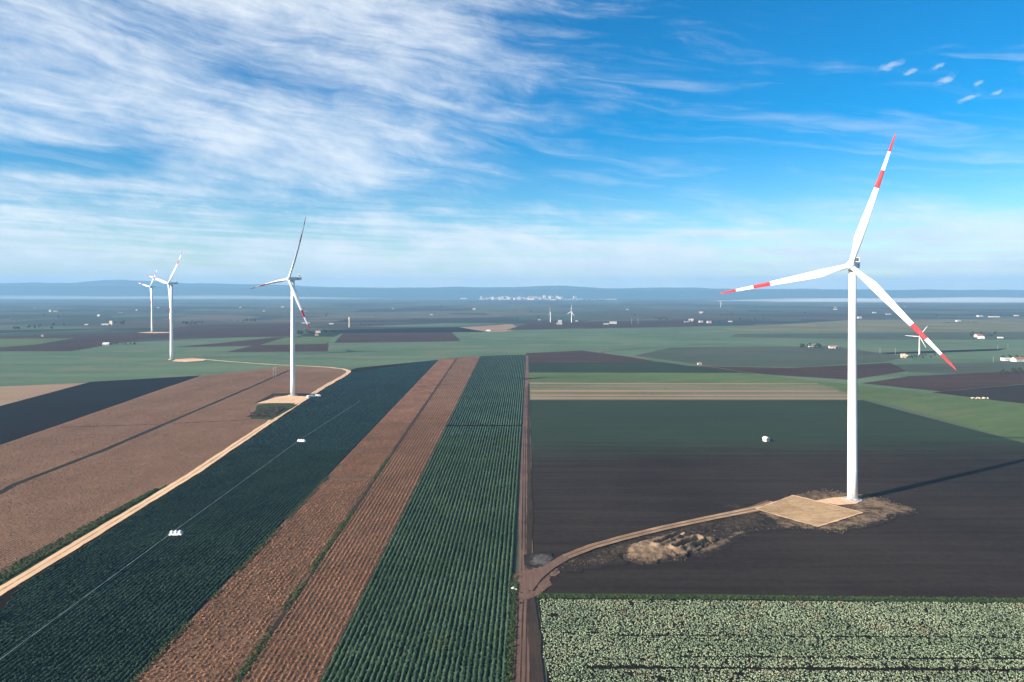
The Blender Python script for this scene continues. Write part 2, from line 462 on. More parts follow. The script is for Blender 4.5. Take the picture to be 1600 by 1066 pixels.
M['plain'] = plain_mat()
M['hill'] = field_mat('wooded_hill', (0.035, 0.048, 0.034), (0.060, 0.066, 0.048), 0.001, 0.001, fine=0.004, patch=0.0006, bump=0)

# ------------------------------------------------------------------ ground and hills
PLAIN_R = 17500.0
def ground():
    xs = np.concatenate([np.linspace(-18000, -2000, 14), np.linspace(-1600, 1600, 9), np.linspace(2000, 18000, 14)])
    ys = np.concatenate([np.linspace(-6000, -500, 6), np.linspace(0, 3000, 9), np.linspace(3600, 13600, 14)])
    X, Y = np.meshgrid(xs, ys)
    V = np.stack([X.ravel(), Y.ravel(), np.zeros(X.size)], 1)
    nx, ny = len(xs), len(ys)
    i = (np.arange(ny - 1)[:, None] * nx + np.arange(nx - 1)[None]).ravel()
    F = np.stack([i, i + 1, i + 1 + nx, i + nx], 1)
    o = link('ground', mesh_np('ground', V, F), None, M['plain'])
    tag(o, 'wide flat farmed plain of many fields', None, None, 'structure')
ground()


def hills(name, y0, y1, prof, rough, seed, label):
    """a range across the horizon: prof = (pixel x, skyline pixel y) at its crest"""
    px = np.array([p[0] for p in prof], float); py = np.array([p[1] for p in prof], float)
    yc = (y0 + y1) / 2
    xs = np.linspace(-18000, 18000, 420)
    pix = CX + xs * FOC / yc
    crest = CAM_H + (HY - np.interp(pix, px, py)) * yc / FOC
    crest = crest + rough * (fbm(xs / 600 + seed, np.full_like(xs, seed), 5) - 0.5) * 2
    crest = np.maximum(crest, 12)
    t = np.linspace(0, 1, 26)
    X, T = np.meshgrid(xs, t)
    Y = y0 + (y1 - y0) * T
    shape = np.where(T < 0.5, (T * 2) ** 1.3, 1 - ((T - 0.5) * 2) ** 1.6)
    Z = crest[None] * shape * (0.9 + 0.2 * fbm(X / 700 + seed, Y / 700, 4)) - 2
    V = np.stack([X.ravel(), Y.ravel(), Z.ravel()], 1)
    nx, ny = len(xs), len(t)
    i = (np.arange(ny - 1)[:, None] * nx + np.arange(nx - 1)[None]).ravel()
    o = link(name, mesh_np(name, V, np.stack([i, i + 1, i + 1 + nx, i + nx], 1), True), None, M['hill'])
    tag(o, label, None, None, 'structure')

hills('hills', 10600, 11900, [(-900, 448), (0, 447), (300, 448), (560, 451), (700, 452.5), (900, 451.5), (1100, 453), (1330, 454), (1700, 453), (2600, 452)], 6, 3.0, 'low blue foothills along the edge of the plain')
hills('mountain_range', 11950, 13500, [(-1200, 446), (-300, 445), (0, 443.5), (115, 440.5), (190, 436), (235, 439), (300, 442), (400, 445), (500, 447.5), (560, 450), (650, 449), (720, 447.5), (800, 449), (880, 446.5), (950, 450), (1080, 449.5), (1150, 452), (1300, 451.5), (1450, 453), (1600, 453), (2200, 450)], 12, 8.0, 'blue mountain range on the far horizon')

# ------------------------------------------------------------------ field sheets
LAY = [0.02]
def jitter_poly(P, step, amp):
    out = []
    n = len(P)
    for i in range(n):
        a, b = np.array(P[i]), np.array(P[(i + 1) % n])
        L = np.linalg.norm(b - a); k = max(1, min(400, int(L / step)))
        nrm = np.array([-(b - a)[1], (b - a)[0]]) / max(L, 1e-6)
        for j in range(k):
            t = j / k
            p = a + (b - a) * t
            if 0 < j: p = p + nrm * (fbm(np.array([p[0] / step / 3]), np.array([p[1] / step / 3 + 3]), 3)[0] - 0.5) * 2 * amp
            out.append((p[0], p[1]))
    return out


def sheet(name, pix, mat, label=None, step=12.0, amp=0.8, world=None):
    P = world if world else [G(*p) for p in pix]
    P = jitter_poly(P, step, amp)
    z = LAY[0]; LAY[0] += 0.006
    me = bpy.data.meshes.new(name)
    me.from_pydata([(x, y, z) for x, y in P], [], [tuple(range(len(P)))])
    me.update()
    if me.polygons[0].normal.z < 0: me.flip_normals()
    o = link(name, me, None, M[mat])
    return tag(o, label, None, None, 'structure')


def strip_line(name, pts, width, mat, label=None, step=5.0, amp=0.25, world=False, dz=0.0):
    """a band of given width (m) along pixel points; width may be a list"""
    P = [np.array(p if world else G(*p)) for p in pts]
    W = width if isinstance(width, (list, tuple)) else [width] * len(P)
    L, R = [], []
    for i, p in enumerate(P):
        a, b = P[max(0, i - 1)], P[min(len(P) - 1, i + 1)]
        t = (b - a) / np.linalg.norm(b - a); nn = np.array([-t[1], t[0]])
        L.append(tuple(p + nn * W[i] / 2)); R.append(tuple(p - nn * W[i] / 2))
    LAY[0] += dz
    return sheet(name, None, mat, label, step, amp, L + R[::-1])

# the wide middle distance first, then what lies on it
sheet('wheat_field', [(-900, 640), (-900, 548), (0, 545), (300, 530), (520, 522), (800, 516), (1150, 509), (2400, 500), (2400, 660), (1700, 650), (1150, 600), (820, 560), (440, 600), (0, 630)], 'wheat', 'wide pale green winter wheat field across the middle distance', 25, 3)
sheet('ploughed_field', [(-700, 550), (110, 549), (230, 529.5), (460, 526), (460, 505.5), (300, 508), (240, 518.5), (0, 526), (-700, 528)], 'purple', None, 25, 3)
sheet('wheat_field', [(-700, 531), (0, 529.5), (118, 528.5), (60, 538), (0, 543), (-700, 546)], 'wheat2', None, 25, 3)
sheet('fallow_field', [(-700, 525), (0, 521), (160, 515), (235, 517), (235, 512.5), (0, 516), (-700, 519)], 'teal', None, 25, 3)
sheet('ploughed_field', [(272, 542.5), (340, 536.5), (430, 527.2), (470, 526), (470, 532), (384, 541)], 'purple', None, 20, 2)
sheet('ploughed_field', [(352, 550.5), (384, 543), (405, 536), (470, 529), (514, 533), (512, 549.5)], 'purple', None, 20, 2)
sheet('wheat_field', [(405, 539.5), (447, 527.5), (522, 527), (510, 537.5)], 'wheat2', None, 20, 2)
sheet('fallow_field', [(463, 526), (500, 516.5), (537, 520), (522, 526.5)], 'teal', None, 20, 2)
sheet('ploughed_field', [(522, 536), (536, 520.5), (705, 518.5), (720, 533), (690, 534)], 'purple', None, 20, 2)
sheet('ploughed_field', [(488, 516.3), (717, 511.5), (762, 519), (705, 519.5), (536, 520.5)], 'nearblack', None, 20, 2)
sheet('ploughed_field', [(717, 511.5), (800, 506.5), (812, 514), (790, 518.5), (762, 519)], 'pale', None, 20, 3)
sheet('ploughed_field', [(790, 516), (830, 504), (960, 503), (1080, 502), (1130, 509), (1060, 510.5), (900, 513)], 'purple', None, 25, 3)
sheet('wheat_field', [(545, 511), (700, 505), (800, 505), (715, 510.5)], 'wheat', None, 25, 3)
# bands on the right
sheet('stubble_field', [(1130, 513), (1330, 500), (1900, 497), (1900, 515), (1500, 519), (1150, 517)], 'striped', None, 25, 3)
sheet('fallow_field', [(1150, 522), (1500, 519.5), (1900, 518), (1900, 530), (1400, 531), (1140, 527)], 'fallow', None, 25, 3)
sheet('ploughed_field', [(1358, 552), (1500, 547), (1575, 544.5), (1560, 548), (1450, 552), (1372, 554)], 'nearblack', None, 15, 1.5)
sheet('fallow_field', [(990, 556), (1050, 543), (1300, 541), (1420, 558), (1380, 566), (1250, 574), (1110, 572)], 'fallow', None, 25, 3)
sheet('ploughed_field', [(1060, 572), (1240, 575), (1390, 567), (1420, 580), (1330, 594), (1160, 583)], 'purple', None, 20, 2)
sheet('fallow_field', [(1400, 570), (1560, 566), (1900, 566), (1900, 578), (1500, 584), (1420, 582)], 'fallow', None, 20, 2)
sheet('ploughed_field', [(1345, 599), (1420, 588), (1600, 580), (1900, 576), (1900, 600), (1600, 600), (1470, 612)], 'purple', None, 20, 2)
sheet('ploughed_field', [(1455, 613.5), (1600, 601), (1900, 592), (1900, 668), (1600, 631)], 'soil', 'dark brown ploughed triangle beyond the bright green field', 15, 1.5)
strip_line('field_path', [(912, 557), (945, 550), (990, 545.5), (1040, 541.5), (1135, 537)], 3.0, 'ditch', None, 8, 1.0)
strip_line('field_path', [(190, 538.6), (215, 537.8), (240, 537.4)], 4.0, 'ditch', None, 8, 1.2)
strip_line('field_path', [(808, 529.5), (850, 528), (905, 527.5)], 3.0, 'ditch', None, 8, 1.2)
strip_line('field_path', [(512, 550.5), (545, 550), (590, 549)], 2.2, 'ditch', None, 8, 0.8)
# right hand fields round the big turbine
sheet('bare_field', [(826, 935), (832, 700), (826, 625), (1345, 625), (1600, 693), (2300, 850), (2300, 950), (1600, 941.5)], 'sprout', 'bare dark soil field round the big turbine, greening with seedlings at its far end', 10, 0.6)
sheet('ploughed_field', [(822, 568), (822, 552), (910, 548), (990, 559), (1030, 566)], 'purple', 'purple brown ploughed wedge at the end of the track', 10, 0.8)
sheet('sprouting_field', [(822, 582.5), (822, 567.5), (1030, 565.5), (1160, 583.5)], 'teal', None, 10, 0.8)
sheet('wheat_field', [(826, 598), (826, 582.5), (1160, 583), (1250, 593), (1400, 609), (1600, 631), (2200, 700), (2200, 846), (1600, 692), (1400, 635), (1340, 622), (1300, 604), (1100, 601)], 'wheat2', 'bright green wheat strip that widens behind the turbine', 10, 0.8)
sheet('stubble_field', [(826, 625.5), (826, 597.5), (1285, 602), (1320, 613), (1346, 625.5)], 'striped', 'pale striped stubble strip between two green fields', 10, 0.6)
strip_line('field_path', [(912, 547.6), (990, 558.3), (1095, 571), (1160, 581), (1250, 592.5), (1400, 608.5)], [2.0, 2.5, 2.5, 2.5, 2.0, 1.5], 'striped', 'pale field path along the edge of the wheat', 8, 0.5)
for ya, wd in ((599.6, 7), (611.3, 11), (618.2, 8), (622.6, 10)):
    xe = np.interp(ya, [602, 613, 625], [1280, 1318, 1342])
    strip_line('stubble_strip', [(829, ya - 0.2), (950, ya), (1100, ya + 0.2), (xe - 3, ya + 0.4)], [wd, wd * 1.2, wd, wd * 0.7], 'pale', None, 6, 0.7)
# left hand fields
sheet('stubble_field', [(-900, 1010), (-900, 700), (0, 610), (125, 599), (320, 587), (440, 573), (520, 574.5), (544, 581), (430, 653), (300, 744), (0, 926), (-300, 1110)], 'brown', 'brown stubble field along the sandy track', 8, 0.6)
sheet('stubble_field', [(-500, 700), (-500, 628), (0, 604.5), (130, 599), (145, 597), (0, 635)], 'pale', 'pale tan stubble corner beyond the dark ploughed field', 10, 0.8)
sheet('ploughed_field', [(-700, 960), (-700, 740), (0, 635), (142, 597), (314, 587.3), (217, 621), (120, 655), (0, 696), (-300, 800)], 'nearblack', 'blue black ploughed wedge across the brown stubble', 8, 0.7)

strip_line('ditch', [(-60, 800), (0, 771), (25, 757), (160, 705), (272, 657), (400, 602), (452, 579)], 4.2, 'ditch', 'dark weedy ditch slanting through the brown stubble', 4, 0.7)
strip_line('ditch', [(95, 668), (230, 664), (380, 657), (402, 654)], 2.0, 'ditch', 'thin dark cross path through the brown stubble', 4, 0.4)
sheet('grass_verge', [(-80, 960), (-10, 905), (60, 872), (130, 836), (190, 800), (260, 757), (262, 763), (190, 812), (100, 866), (0, 922), (-60, 972)], 'verge', 'green weedy verge beside the sandy track', 4, 0.9)
# fields planted in rows: bare earth under the rows
XR_GREEN = lambda d: np.interp(d, [100, 175, 1078, 1300], [-3.6, -1.6, 22.2, 28])
XL_GREEN = lambda d: np.full_like(np.asarray(d, float), -49.2)
XL_DRY = lambda d: np.interp(d, [100, 175, 1006, 1300], [-96.7, -97.6, -108, -111.7])
XM_DRY = lambda d: np.interp(d, [100, 175, 1006, 1300], [-69.4, -70.5, -83, -87])
TRK = [(-140, 1010), (-60, 962), (0, 925), (120, 852), (210, 797), (300, 742), (365, 698), (432, 653), (470, 628), (508, 604), (535, 589), (544, 583)]
TW = [G(*p) for p in TRK]
tdy = np.array([p[1] for p in TW]); tdx = np.array([p[0] for p in TW])
X_TRK = lambda d: np.interp(d, tdy, tdx)

def pts_line(f, ds): return [(float(f(np.array([d]))[0]), d) for d in ds]
dd = [110, 175, 300, 500, 700]
dark_field = sheet('crop_field', None, 'rowsoil', 'dark green row crop field beside the sandy track', 8, 0.3,
    pts_line(XL_DRY, dd + [1000]) + [G(560, 575), G(545, 579)] + pts_line(X_TRK, [800, 700, 500, 300, 230]) + [(-172, 200), (-172, 110)])
dry_field = sheet('dry_crop_field', None, 'drysoil', 'brown dried out row crop strip between two green crops', 8, 0.3,
    pts_line(XL_GREEN, dd + [1056]) + [G(722, 558)] + pts_line(XL_DRY, [1006, 700, 500, 300, 175, 110]))
green_field = sheet('crop_field', None, 'rowsoil', 'green leafy row crop strip beside the dirt track', 8, 0.3,
    pts_line(XR_GREEN, dd + [1078]) + [G(787, 555.5)] + pts_line(XL_GREEN, [1056, 700, 500, 300, 175, 110]))
strip_line('grass_path', [(372, 1066), (430, 985), (500, 880), (570, 775), (640, 670), (714, 561)], [2.4, 2.2, 2.4, 2.3, 3.0, 3.2], 'darkdirt', 'narrow weedy path splitting the dry brown strip', 3, 0.7)
cab_field = sheet('cabbage_field', [(839, 933), (1600, 941), (2300, 950), (2300, 1300), (868, 1300), (855, 1066), (849, 1000)], 'rowsoil', 'pale leafy cabbage field below the bare soil', 6, 0.4)
sheet('grass_verge', [(838, 927.5), (1200, 931), (1600, 937), (2300, 945), (2300, 952), (1600, 943.5), (1200, 938.5), (838, 936)], 'verge', 'green grassy verge between bare soil and cabbages', 4, 0.5)

# tracks
strip_line('dirt_track', [(816, 1300), (812, 1066), (816, 960), (822, 905), (822, 860), (820, 800), (822, 720), (823, 640), (823, 556)], [5.0, 5.0, 4.6, 5.0, 5.2, 5.6, 6.0, 5.6, 4.5], 'dirt', 'brown dirt track beside the green row crop', 4, 0.4)
strip_line('dirt_track', [(850, 1300), (839, 1066), (834, 985), (830, 935), (826, 880), (828, 800), (826, 700), (826, 600)], [4.0, 3.6, 3.2, 2.6, 2.4, 2.4, 2.2, 2.0], 'darkdirt', 'dark rutted lane beside the brown dirt track', 3, 0.5)
for off in (-1.3, 0.2, 1.5):
    strip_line('wheel_track', [(off + float(np.interp(d, [100, 175, 220, 240], [2.2, 2.0, 3.4, 4.6])), d) for d in (125, 150, 175, 195, 212, 226)], [0.35, 0.3, 0.4, 0.3, 0.4, 0.3], 'darkdirt', None, 2, 0.18, True)
for off in (-1.6, -0.4, 0.9, 2.0):
    strip_line('wheel_track', [(off + float(np.interp(d, [240, 420, 720, 1050], [5.0, 8.6, 15.6, 22.8])), d) for d in (244, 300, 360, 420, 520, 620, 720)], [0.4, 0.5, 0.4, 0.5, 0.4, 0.5, 0.4], 'darkdirt', None, 3, 0.25, True)
strip_line('grass_verge', [(806, 930), (801, 960), (798, 1010), (794, 1066), (790, 1200)], [1.2, 1.9, 1.8, 1.5, 1.5], 'verge', 'weedy strip between the crop and the dirt track', 2.5, 0.5)
strip_line('sandy_track', TRK + [(545, 580), (536, 577), (515, 574.5), (470, 572), (440, 571), (400, 568.5), (360, 565.5), (330, 563), (305, 561.5), (290, 561.5)], [5.2] * 12 + [5.5, 5.0, 4.5, 4.2, 4.2, 4.2, 4.4, 5.0, 7, 9], 'track', 'long pale sandy track leading to the turbine pads', 3, 0.7)
strip_line('track_crown', TRK, [0.5, 0.7, 0.9, 0.6, 0.9, 0.7, 1.0, 0.7, 0.8, 0.8, 0.7, 0.5], 'pad', None, 3, 0.35)
sheet('turbine_pad', [(268, 565), (276, 561.5), (300, 560), (322, 561.5), (318, 564), (290, 566)], 'track', None, 6, 1.0)
sheet('turbine_pad', [(214, 520.2), (232, 519), (262, 519.2), (268, 520.2), (240, 521)], 'track', None, 10, 1.0)

# the left pad
sheet('disturbed_ground', [(392, 655), (402, 634), (424, 630), (452, 631), (466, 633), (440, 648), (424, 657)], 'verge', 'weedy dug over ground below the sandy turbine pad', 4, 1.2)
sheet('ditch', [(398, 630.5), (426, 615.5), (470, 615), (520, 618), (523, 621), (480, 620), (430, 619), (404, 632)], 'ditch', None, 4, 0.5)
sheet('turbine_pad', [(400, 631.2), (431, 621.6), (449, 618.6), (482, 620.5), (478, 626), (464, 630.5), (430, 630.5)], 'track', 'pale sandy pad at the foot of the feathered turbine', 4, 0.6)
sheet('turbine_pad', [(479, 630.5), (494, 634), (521, 619), (500, 615.8), (486, 619)], 'dirt', None, 4, 0.4)

# ------------------------------------------------------------------ heaped and churned earth (real relief)
def relief(name, wpoly, mat, label, cell, height, edge, seed, kind='structure', rough=1.0):
    """lumpy earth inside a polygon; it dips under the ground at the ragged rim"""
    P = np.array(wpoly); x0, y0 = P.min(0) - edge; x1, y1 = P.max(0) + edge
    xs = np.arange(x0, x1, cell); ys = np.arange(y0, y1, cell)
    X, Y = np.meshgrid(xs, ys)
    inside = np.zeros(X.shape, bool); dist = np.full(X.shape, 1e9)
    n = len(P)
    for i in range(n):
        a, b = P[i], P[(i + 1) % n]
        c = ((a[1] > Y) != (b[1] > Y)) & (X < (b[0] - a[0]) * (Y - a[1]) / (b[1] - a[1] + 1e-9) + a[0])
        inside ^= c
        ab = b - a; t = np.clip(((X - a[0]) * ab[0] + (Y - a[1]) * ab[1]) / (ab @ ab + 1e-9), 0, 1)
        dist = np.minimum(dist, np.hypot(X - a[0] - t * ab[0], Y - a[1] - t * ab[1]))
    sd = np.where(inside, dist, -dist) + (fbm(X / 3.1 + seed, Y / 3.1, 5) - 0.5) * 3.2 * edge + (fbm(X / 9 + seed, Y / 9, 3) - 0.5) * 3.0 * edge
    Z = height(X, Y, sd)
    keep = (sd > -edge * 1.2)
    V = np.stack([X.ravel(), Y.ravel(), Z.ravel()], 1)
    nx = len(xs)
    i = (np.arange(len(ys) - 1)[:, None] * nx + np.arange(nx - 1)[None]).ravel()
    F = np.stack([i, i + 1, i + 1 + nx, i + nx], 1)
    F = F[keep.ravel()[F].any(1)]
    used = np.unique(F); idx = np.full(len(V), -1); idx[used] = np.arange(len(used))
    o = link(name, mesh_np(name, V[used], idx[F], True, np.clip(sd / (3.2 * edge), 0, 1).ravel()[used]), None, M[mat])
    return tag(o, label, None, None, kind)


TB = G(1332, 782.5)                                   # foot of the big turbine
top_z = LAY[0] + 0.03
relief('disturbed_ground', [G(*p) for p in [(1222, 826), (1185, 800), (1236, 776), (1256, 770), (1288, 767), (1326, 770), (1384, 780), (1428, 798), (1376, 815), (1312, 832), (1270, 828)]],
       'rubble', 'stony weedy rubble round the big turbine pad', 0.55,
       lambda X, Y, s: top_z + np.clip(s / 2.5, -1, 1) * 0.10 + (fbm(X / 1.6, Y / 1.6, 4) - 0.47) * 0.55 * np.clip(s / 3, 0.25, 1), 1.6, 2.0)
relief('disturbed_ground', [G(*p) for p in [(842, 893), (872, 878), (950, 857), (1010, 838), (1100, 815), (1180, 800), (1228, 826), (1150, 832), (1080, 850), (985, 876), (900, 890)]],
       'churned', 'dark churned soil along the sandy spur track', 0.6,
       lambda X, Y, s: top_z - 0.01 + np.clip(s / 2.5, -1, 1) * 0.10 + (fbm(X / 1.4, Y / 1.4, 4) - 0.5) * 0.8 * np.clip(s / 3, 0.2, 1), 1.6, 5.0)
relief('disturbed_ground', [G(*p) for p in [(1120, 785), (1150, 789), (1170, 797), (1150, 796)]], 'churned', None, 0.6,
       lambda X, Y, s: top_z - 0.02 + np.clip(s / 2, -1, 1) * 0.08 + (fbm(X / 1.2, Y / 1.2, 3) - 0.5) * 0.3, 1.2, 6.0)
relief('disturbed_ground', [G(*p) for p in [(842 + 17 * math.cos(i * 0.449), 877 + 10 * math.sin(i * 0.449)) for i in range(14)]], 'greydirt', 'grey dried mud where the tracks meet', 0.4,
       lambda X, Y, s: top_z + np.clip(s / 2, -1, 1) * 0.06 + (fbm(X / 1.2, Y / 1.2, 3) - 0.5) * 0.25, 1.5, 9.0)

relief('disturbed_ground', [G(*p) for p in [(808, 918), (812, 900), (826, 893), (848, 890), (866, 882), (872, 886), (856, 900), (850, 918), (838, 930), (820, 936), (808, 934)]], 'dirt', 'brown churned dirt at the bend of the spur track', 0.4,
       lambda X, Y, s: top_z + 0.02 + np.clip(s / 1.5, -1, 1) * 0.10 + (fbm(X / 0.9, Y / 0.9, 3) - 0.5) * 0.35, 1.1, 21.0)
relief('disturbed_ground', [G(*p) for p in [(394, 652), (410, 640), (432, 636), (444, 636), (436, 645), (420, 653)]], 'churned', None, 0.9,
       lambda X, Y, s: top_z + np.clip(s / 3, -1, 1) * 0.3 + (fbm(X / 3.0, Y / 3.0, 4) - 0.5) * 2.2, 2.5, 31.0)
def heap(X, Y, s):
    base = np.clip(s / 4.0, -0.4, 1.0)
    z = np.sign(base) * np.abs(base) ** 0.8 * 1.7 + (fbm(X / 2.0 + 3, Y / 2.0, 5) - 0.5) * 1.0 * np.clip(s / 2, 0.15, 1)
    for (ax, ay), (bx, by), wd in HOLES:
        ab = np.array([bx - ax, by - ay]); t = np.clip(((X - ax) * ab[0] + (Y - ay) * ab[1]) / (ab @ ab), 0, 1)
        d = np.hypot(X - ax - t * ab[0], Y - ay - t * ab[1])
        z = z + 1.1 * np.exp(-((d - wd * 1.6) / (wd * 0.5)) ** 2) * np.clip(s / 2, 0, 1)
        z = z * (1 - np.clip((wd + (fbm(X, Y, 3) - 0.5) * 0.8 - d) / 0.35, 0, 1)) - 0.2 * (d < wd)
    return np.maximum(z, -0.4) + top_z
HOLES = [(G(1026, 859), G(1063, 844), 1.1), (G(1056, 864), G(1092, 850), 1.2)]
relief('spoil_heap', [G(*p) for p in [(974, 862), (992, 850), (1020, 842), (1062, 838), (1100, 842), (1122, 846), (1096, 862), (1062, 877), (1010, 882), (982, 876)]],
       'spoil', 'brown spoil heap with two dark trenches dug into it', 0.3, heap, 1.4, 12.0)
relief('disturbed_ground', [G(*p) for p in [(1085, 868), (1110, 850), (1150, 834), (1170, 832), (1135, 850), (1098, 872)]], 'spoil', None, 0.6,
       lambda X, Y, s: top_z + np.clip(s / 2, -1, 1) * 0.12 + (fbm(X / 1.3, Y / 1.3, 3) - 0.5) * 0.3, 1.5, 15.0)
LAY[0] = top_z + 0.36
SPUR = [(822, 925), (838, 905), (858, 889), (885, 873), (925, 857), (975, 843), (1040, 827), (1110, 812), (1180, 798), (1212, 788)]
strip_line('sandy_track', SPUR, [4.6, 4.4, 4.2, 4.2, 4.2, 4.2, 4.4, 5.0, 7.0, 9.0], 'dirt', 'brown spur track curving to the big turbine pad', 3, 0.3)
for off in (-0.95, 0.95, -1.9, 1.9):
    P = [np.array(G(*p)) for p in SPUR[3:]]
    Q = []
    for i, p in enumerate(P):
        a, b = P[max(0, i - 1)], P[min(len(P) - 1, i + 1)]; t = (b - a) / np.linalg.norm(b - a)
        Q.append(tuple(p + np.array([-t[1], t[0]]) * off))
    strip_line('wheel_track', Q, [0.25, 0.4, 0.5, 0.55, 0.6, 0.7, 0.8], 'pad', None, 2, 0.22, True)
sheet('turbine_pad', [(1181, 798), (1239, 776.5), (1348, 803.5), (1277, 826)], 'pad', 'square sandy crane pad in front of the big turbine', 1.5, 0.6)
for a, b in (((1181, 798), (1239, 776.5)), ((1239, 776.5), (1348, 803.5)), ((1348, 803.5), (1277, 826)), ((1277, 826), (1181, 798))):
    strip_line('pad_edge', [a, ((a[0] + b[0]) / 2, (a[1] + b[1]) / 2), b], [0.6, 0.9, 0.5], 'track', None, 1.2, 0.55)
sheet('turbine_pad', [(1270, 785.5), (1300, 780.5), (1330, 778.5), (1346, 784), (1338, 790), (1310, 792)], 'track', 'pale sandy apron at the foot of the big turbine', 3, 0.4)
PADZ = LAY[0]

def clods(wpoly, count, lo, hi, label, seed, spread=2.0):
    rg = np.random.default_rng(seed); P = np.array(wpoly); n = len(P)
    A = P[rg.integers(0, n, count)]; B = P[rg.integers(0, n, count)]; Cc = P.mean(0)
    w1 = rg.random((count, 1)); c = A * w1 + B * (1 - w1); c = c + (Cc - c) * rg.uniform(0, 0.25, (count, 1)) + rg.normal(0, spread, (count, 2))
    r = lo + (hi - lo) * rg.random(count) ** 2.5
    base = np.array([(1, 0, 0), (-1, 0, 0), (0, 1, 0), (0, -1, 0), (0, 0, 0.8), (0, 0, -0.6)], float)
    V = base[None] * r[:, None, None] * rg.uniform(0.6, 1.3, (count, 6, 3)); a = rg.uniform(0, 6.28, count)
    ca, sa = np.cos(a)[:, None], np.sin(a)[:, None]
    X = V[..., 0] * ca - V[..., 1] * sa + c[:, :1]; Y = V[..., 0] * sa + V[..., 1] * ca + c[:, 1:]; Z = V[..., 2] + 0.38 + r[:, None] * 0.3
    F0 = np.array([(0, 2, 4), (2, 1, 4), (1, 3, 4), (3, 0, 4), (2, 0, 5), (1, 2, 5), (3, 1, 5), (0, 3, 5)])
    F = (F0[None] + np.arange(count)[:, None, None] * 6).reshape(-1, 3)
    o = link('clods', mesh_np('clods', np.stack([X, Y, Z], -1).reshape(-1, 3), F, False, np.repeat(rg.random(count), 6)), None, M['clod'])
    tag(o, label, None, None, 'stuff')
M['clod'] = leaf_mat('earth_clods', (0.030, 0.025, 0.021), (0.20, 0.155, 0.115), None, rough=0.95, patch=0.3)
clods([G(*p) for p in [(1222, 826), (1256, 770), (1288, 765.5), (1326, 769), (1384, 780), (1430, 798), (1376, 817), (1312, 835), (1270, 829)]], 2600, 0.08, 0.45, 'stones and clods strewn round the big turbine pad', 1, 1.2)
clods([G(*p) for p in [(974, 862), (992, 850), (1062, 838), (1122, 846), (1096, 862), (1062, 877), (1010, 882), (982, 876)]], 1500, 0.10, 0.45, 'clods strewn over and round the spoil heap', 2, 1.0)
clods([G(*p) for p in [(860, 888), (950, 862), (1060, 830), (1150, 812), (1215, 824), (1150, 834), (985, 874), (900, 888)]], 1800, 0.08, 0.32, 'clods strewn over the churned soil beside the spur track', 3, 1.4)

# ------------------------------------------------------------------ crops
def ridge(xf, d0, d1, step, wid, hgt, jit):
    """hedge-like ridge of a crop row; returns V, F, tint"""
    d = np.arange(d0, d1, step)
    if len(d) < 2: return None
    x = xf(d) + RNG.normal(0, 0.05, len(d))
    wv = wid * (1 + RNG.uniform(-jit, jit, len(d))); hv = hgt * (1 + RNG.uniform(-jit, jit, len(d)) * 1.2)
    cx = np.array([-1, -0.72, 0, 0.72, 1.0]); cz = np.array([0, 0.72, 1.0, 0.72, 0])
    X = x[:, None] + wv[:, None] * cx + RNG.normal(0, 0.05, (len(d), 5))
    Y = np.repeat(d[:, None], 5, 1) + RNG.normal(0, step * 0.15, (len(d), 5))
    Z = 0.22 + hv[:, None] * cz + RNG.normal(0, 0.05, (len(d), 5)) * (cz > 0)
    V = np.stack([X.ravel(), Y.ravel(), Z.ravel()], 1)
    i = (np.arange(len(d) - 1)[:, None] * 5 + np.arange(4)[None]).ravel()
    F = np.stack([i, i + 1, i + 6, i + 5], 1)
    t = np.repeat(RNG.uniform(0, 0.7, len(d)), 5)
    return V, F, t


def clumps(px, py, r, h, K, leaf, z0=0.22, tint=None):
    """K leaves round each plant"""
    n = len(px)
    if n == 0: return None
    r = np.broadcast_to(r, (n,))[:, None]; h = np.broadcast_to(h, (n,))[:, None]
    a = RNG.uniform(0, 2 * np.pi, (n, K)); rr = r * np.sqrt(RNG.uniform(0.05, 1, (n, K)))
    hh = h * RNG.uniform(0.45, 1.1, (n, K)) * (1.1 - 0.45 * (rr / r) ** 2)
    c = np.stack([px[:, None] + rr * np.cos(a), py[:, None] + rr * np.sin(a), z0 + hh], -1)
    tilt = RNG.uniform(0.1, 0.95, (n, K)); s = leaf * RNG.uniform(0.6, 1.3, (n, K))
    out = np.stack([np.cos(a) * np.cos(tilt), np.sin(a) * np.cos(tilt), -np.sin(tilt) * 0.8], -1) * s[..., None]
    side = np.stack([-np.sin(a), np.cos(a), RNG.uniform(-0.35, 0.35, (n, K))], -1) * (s * 0.62)[..., None]
    V = np.stack([c - out, c + side, c + out, c - side], 2).reshape(-1, 3)
    F = np.arange(n * K * 4).reshape(-1, 4)
    tt = np.repeat((RNG.uniform(0, 1, n) if tint is None else tint), K * 4) * 0.6 + np.repeat(RNG.uniform(0, 0.4, n * K), 4)
    return V, F, tt


def merge(parts):
    parts = [p for p in parts if p is not None]
    Vs, Fs, Ts, o = [], [], [], 0
    for V, F, t in parts:
        Vs.append(V); Fs.append(F + o); Ts.append(t); o += len(V)
    return np.concatenate(Vs), np.concatenate(Fs), np.concatenate(Ts)


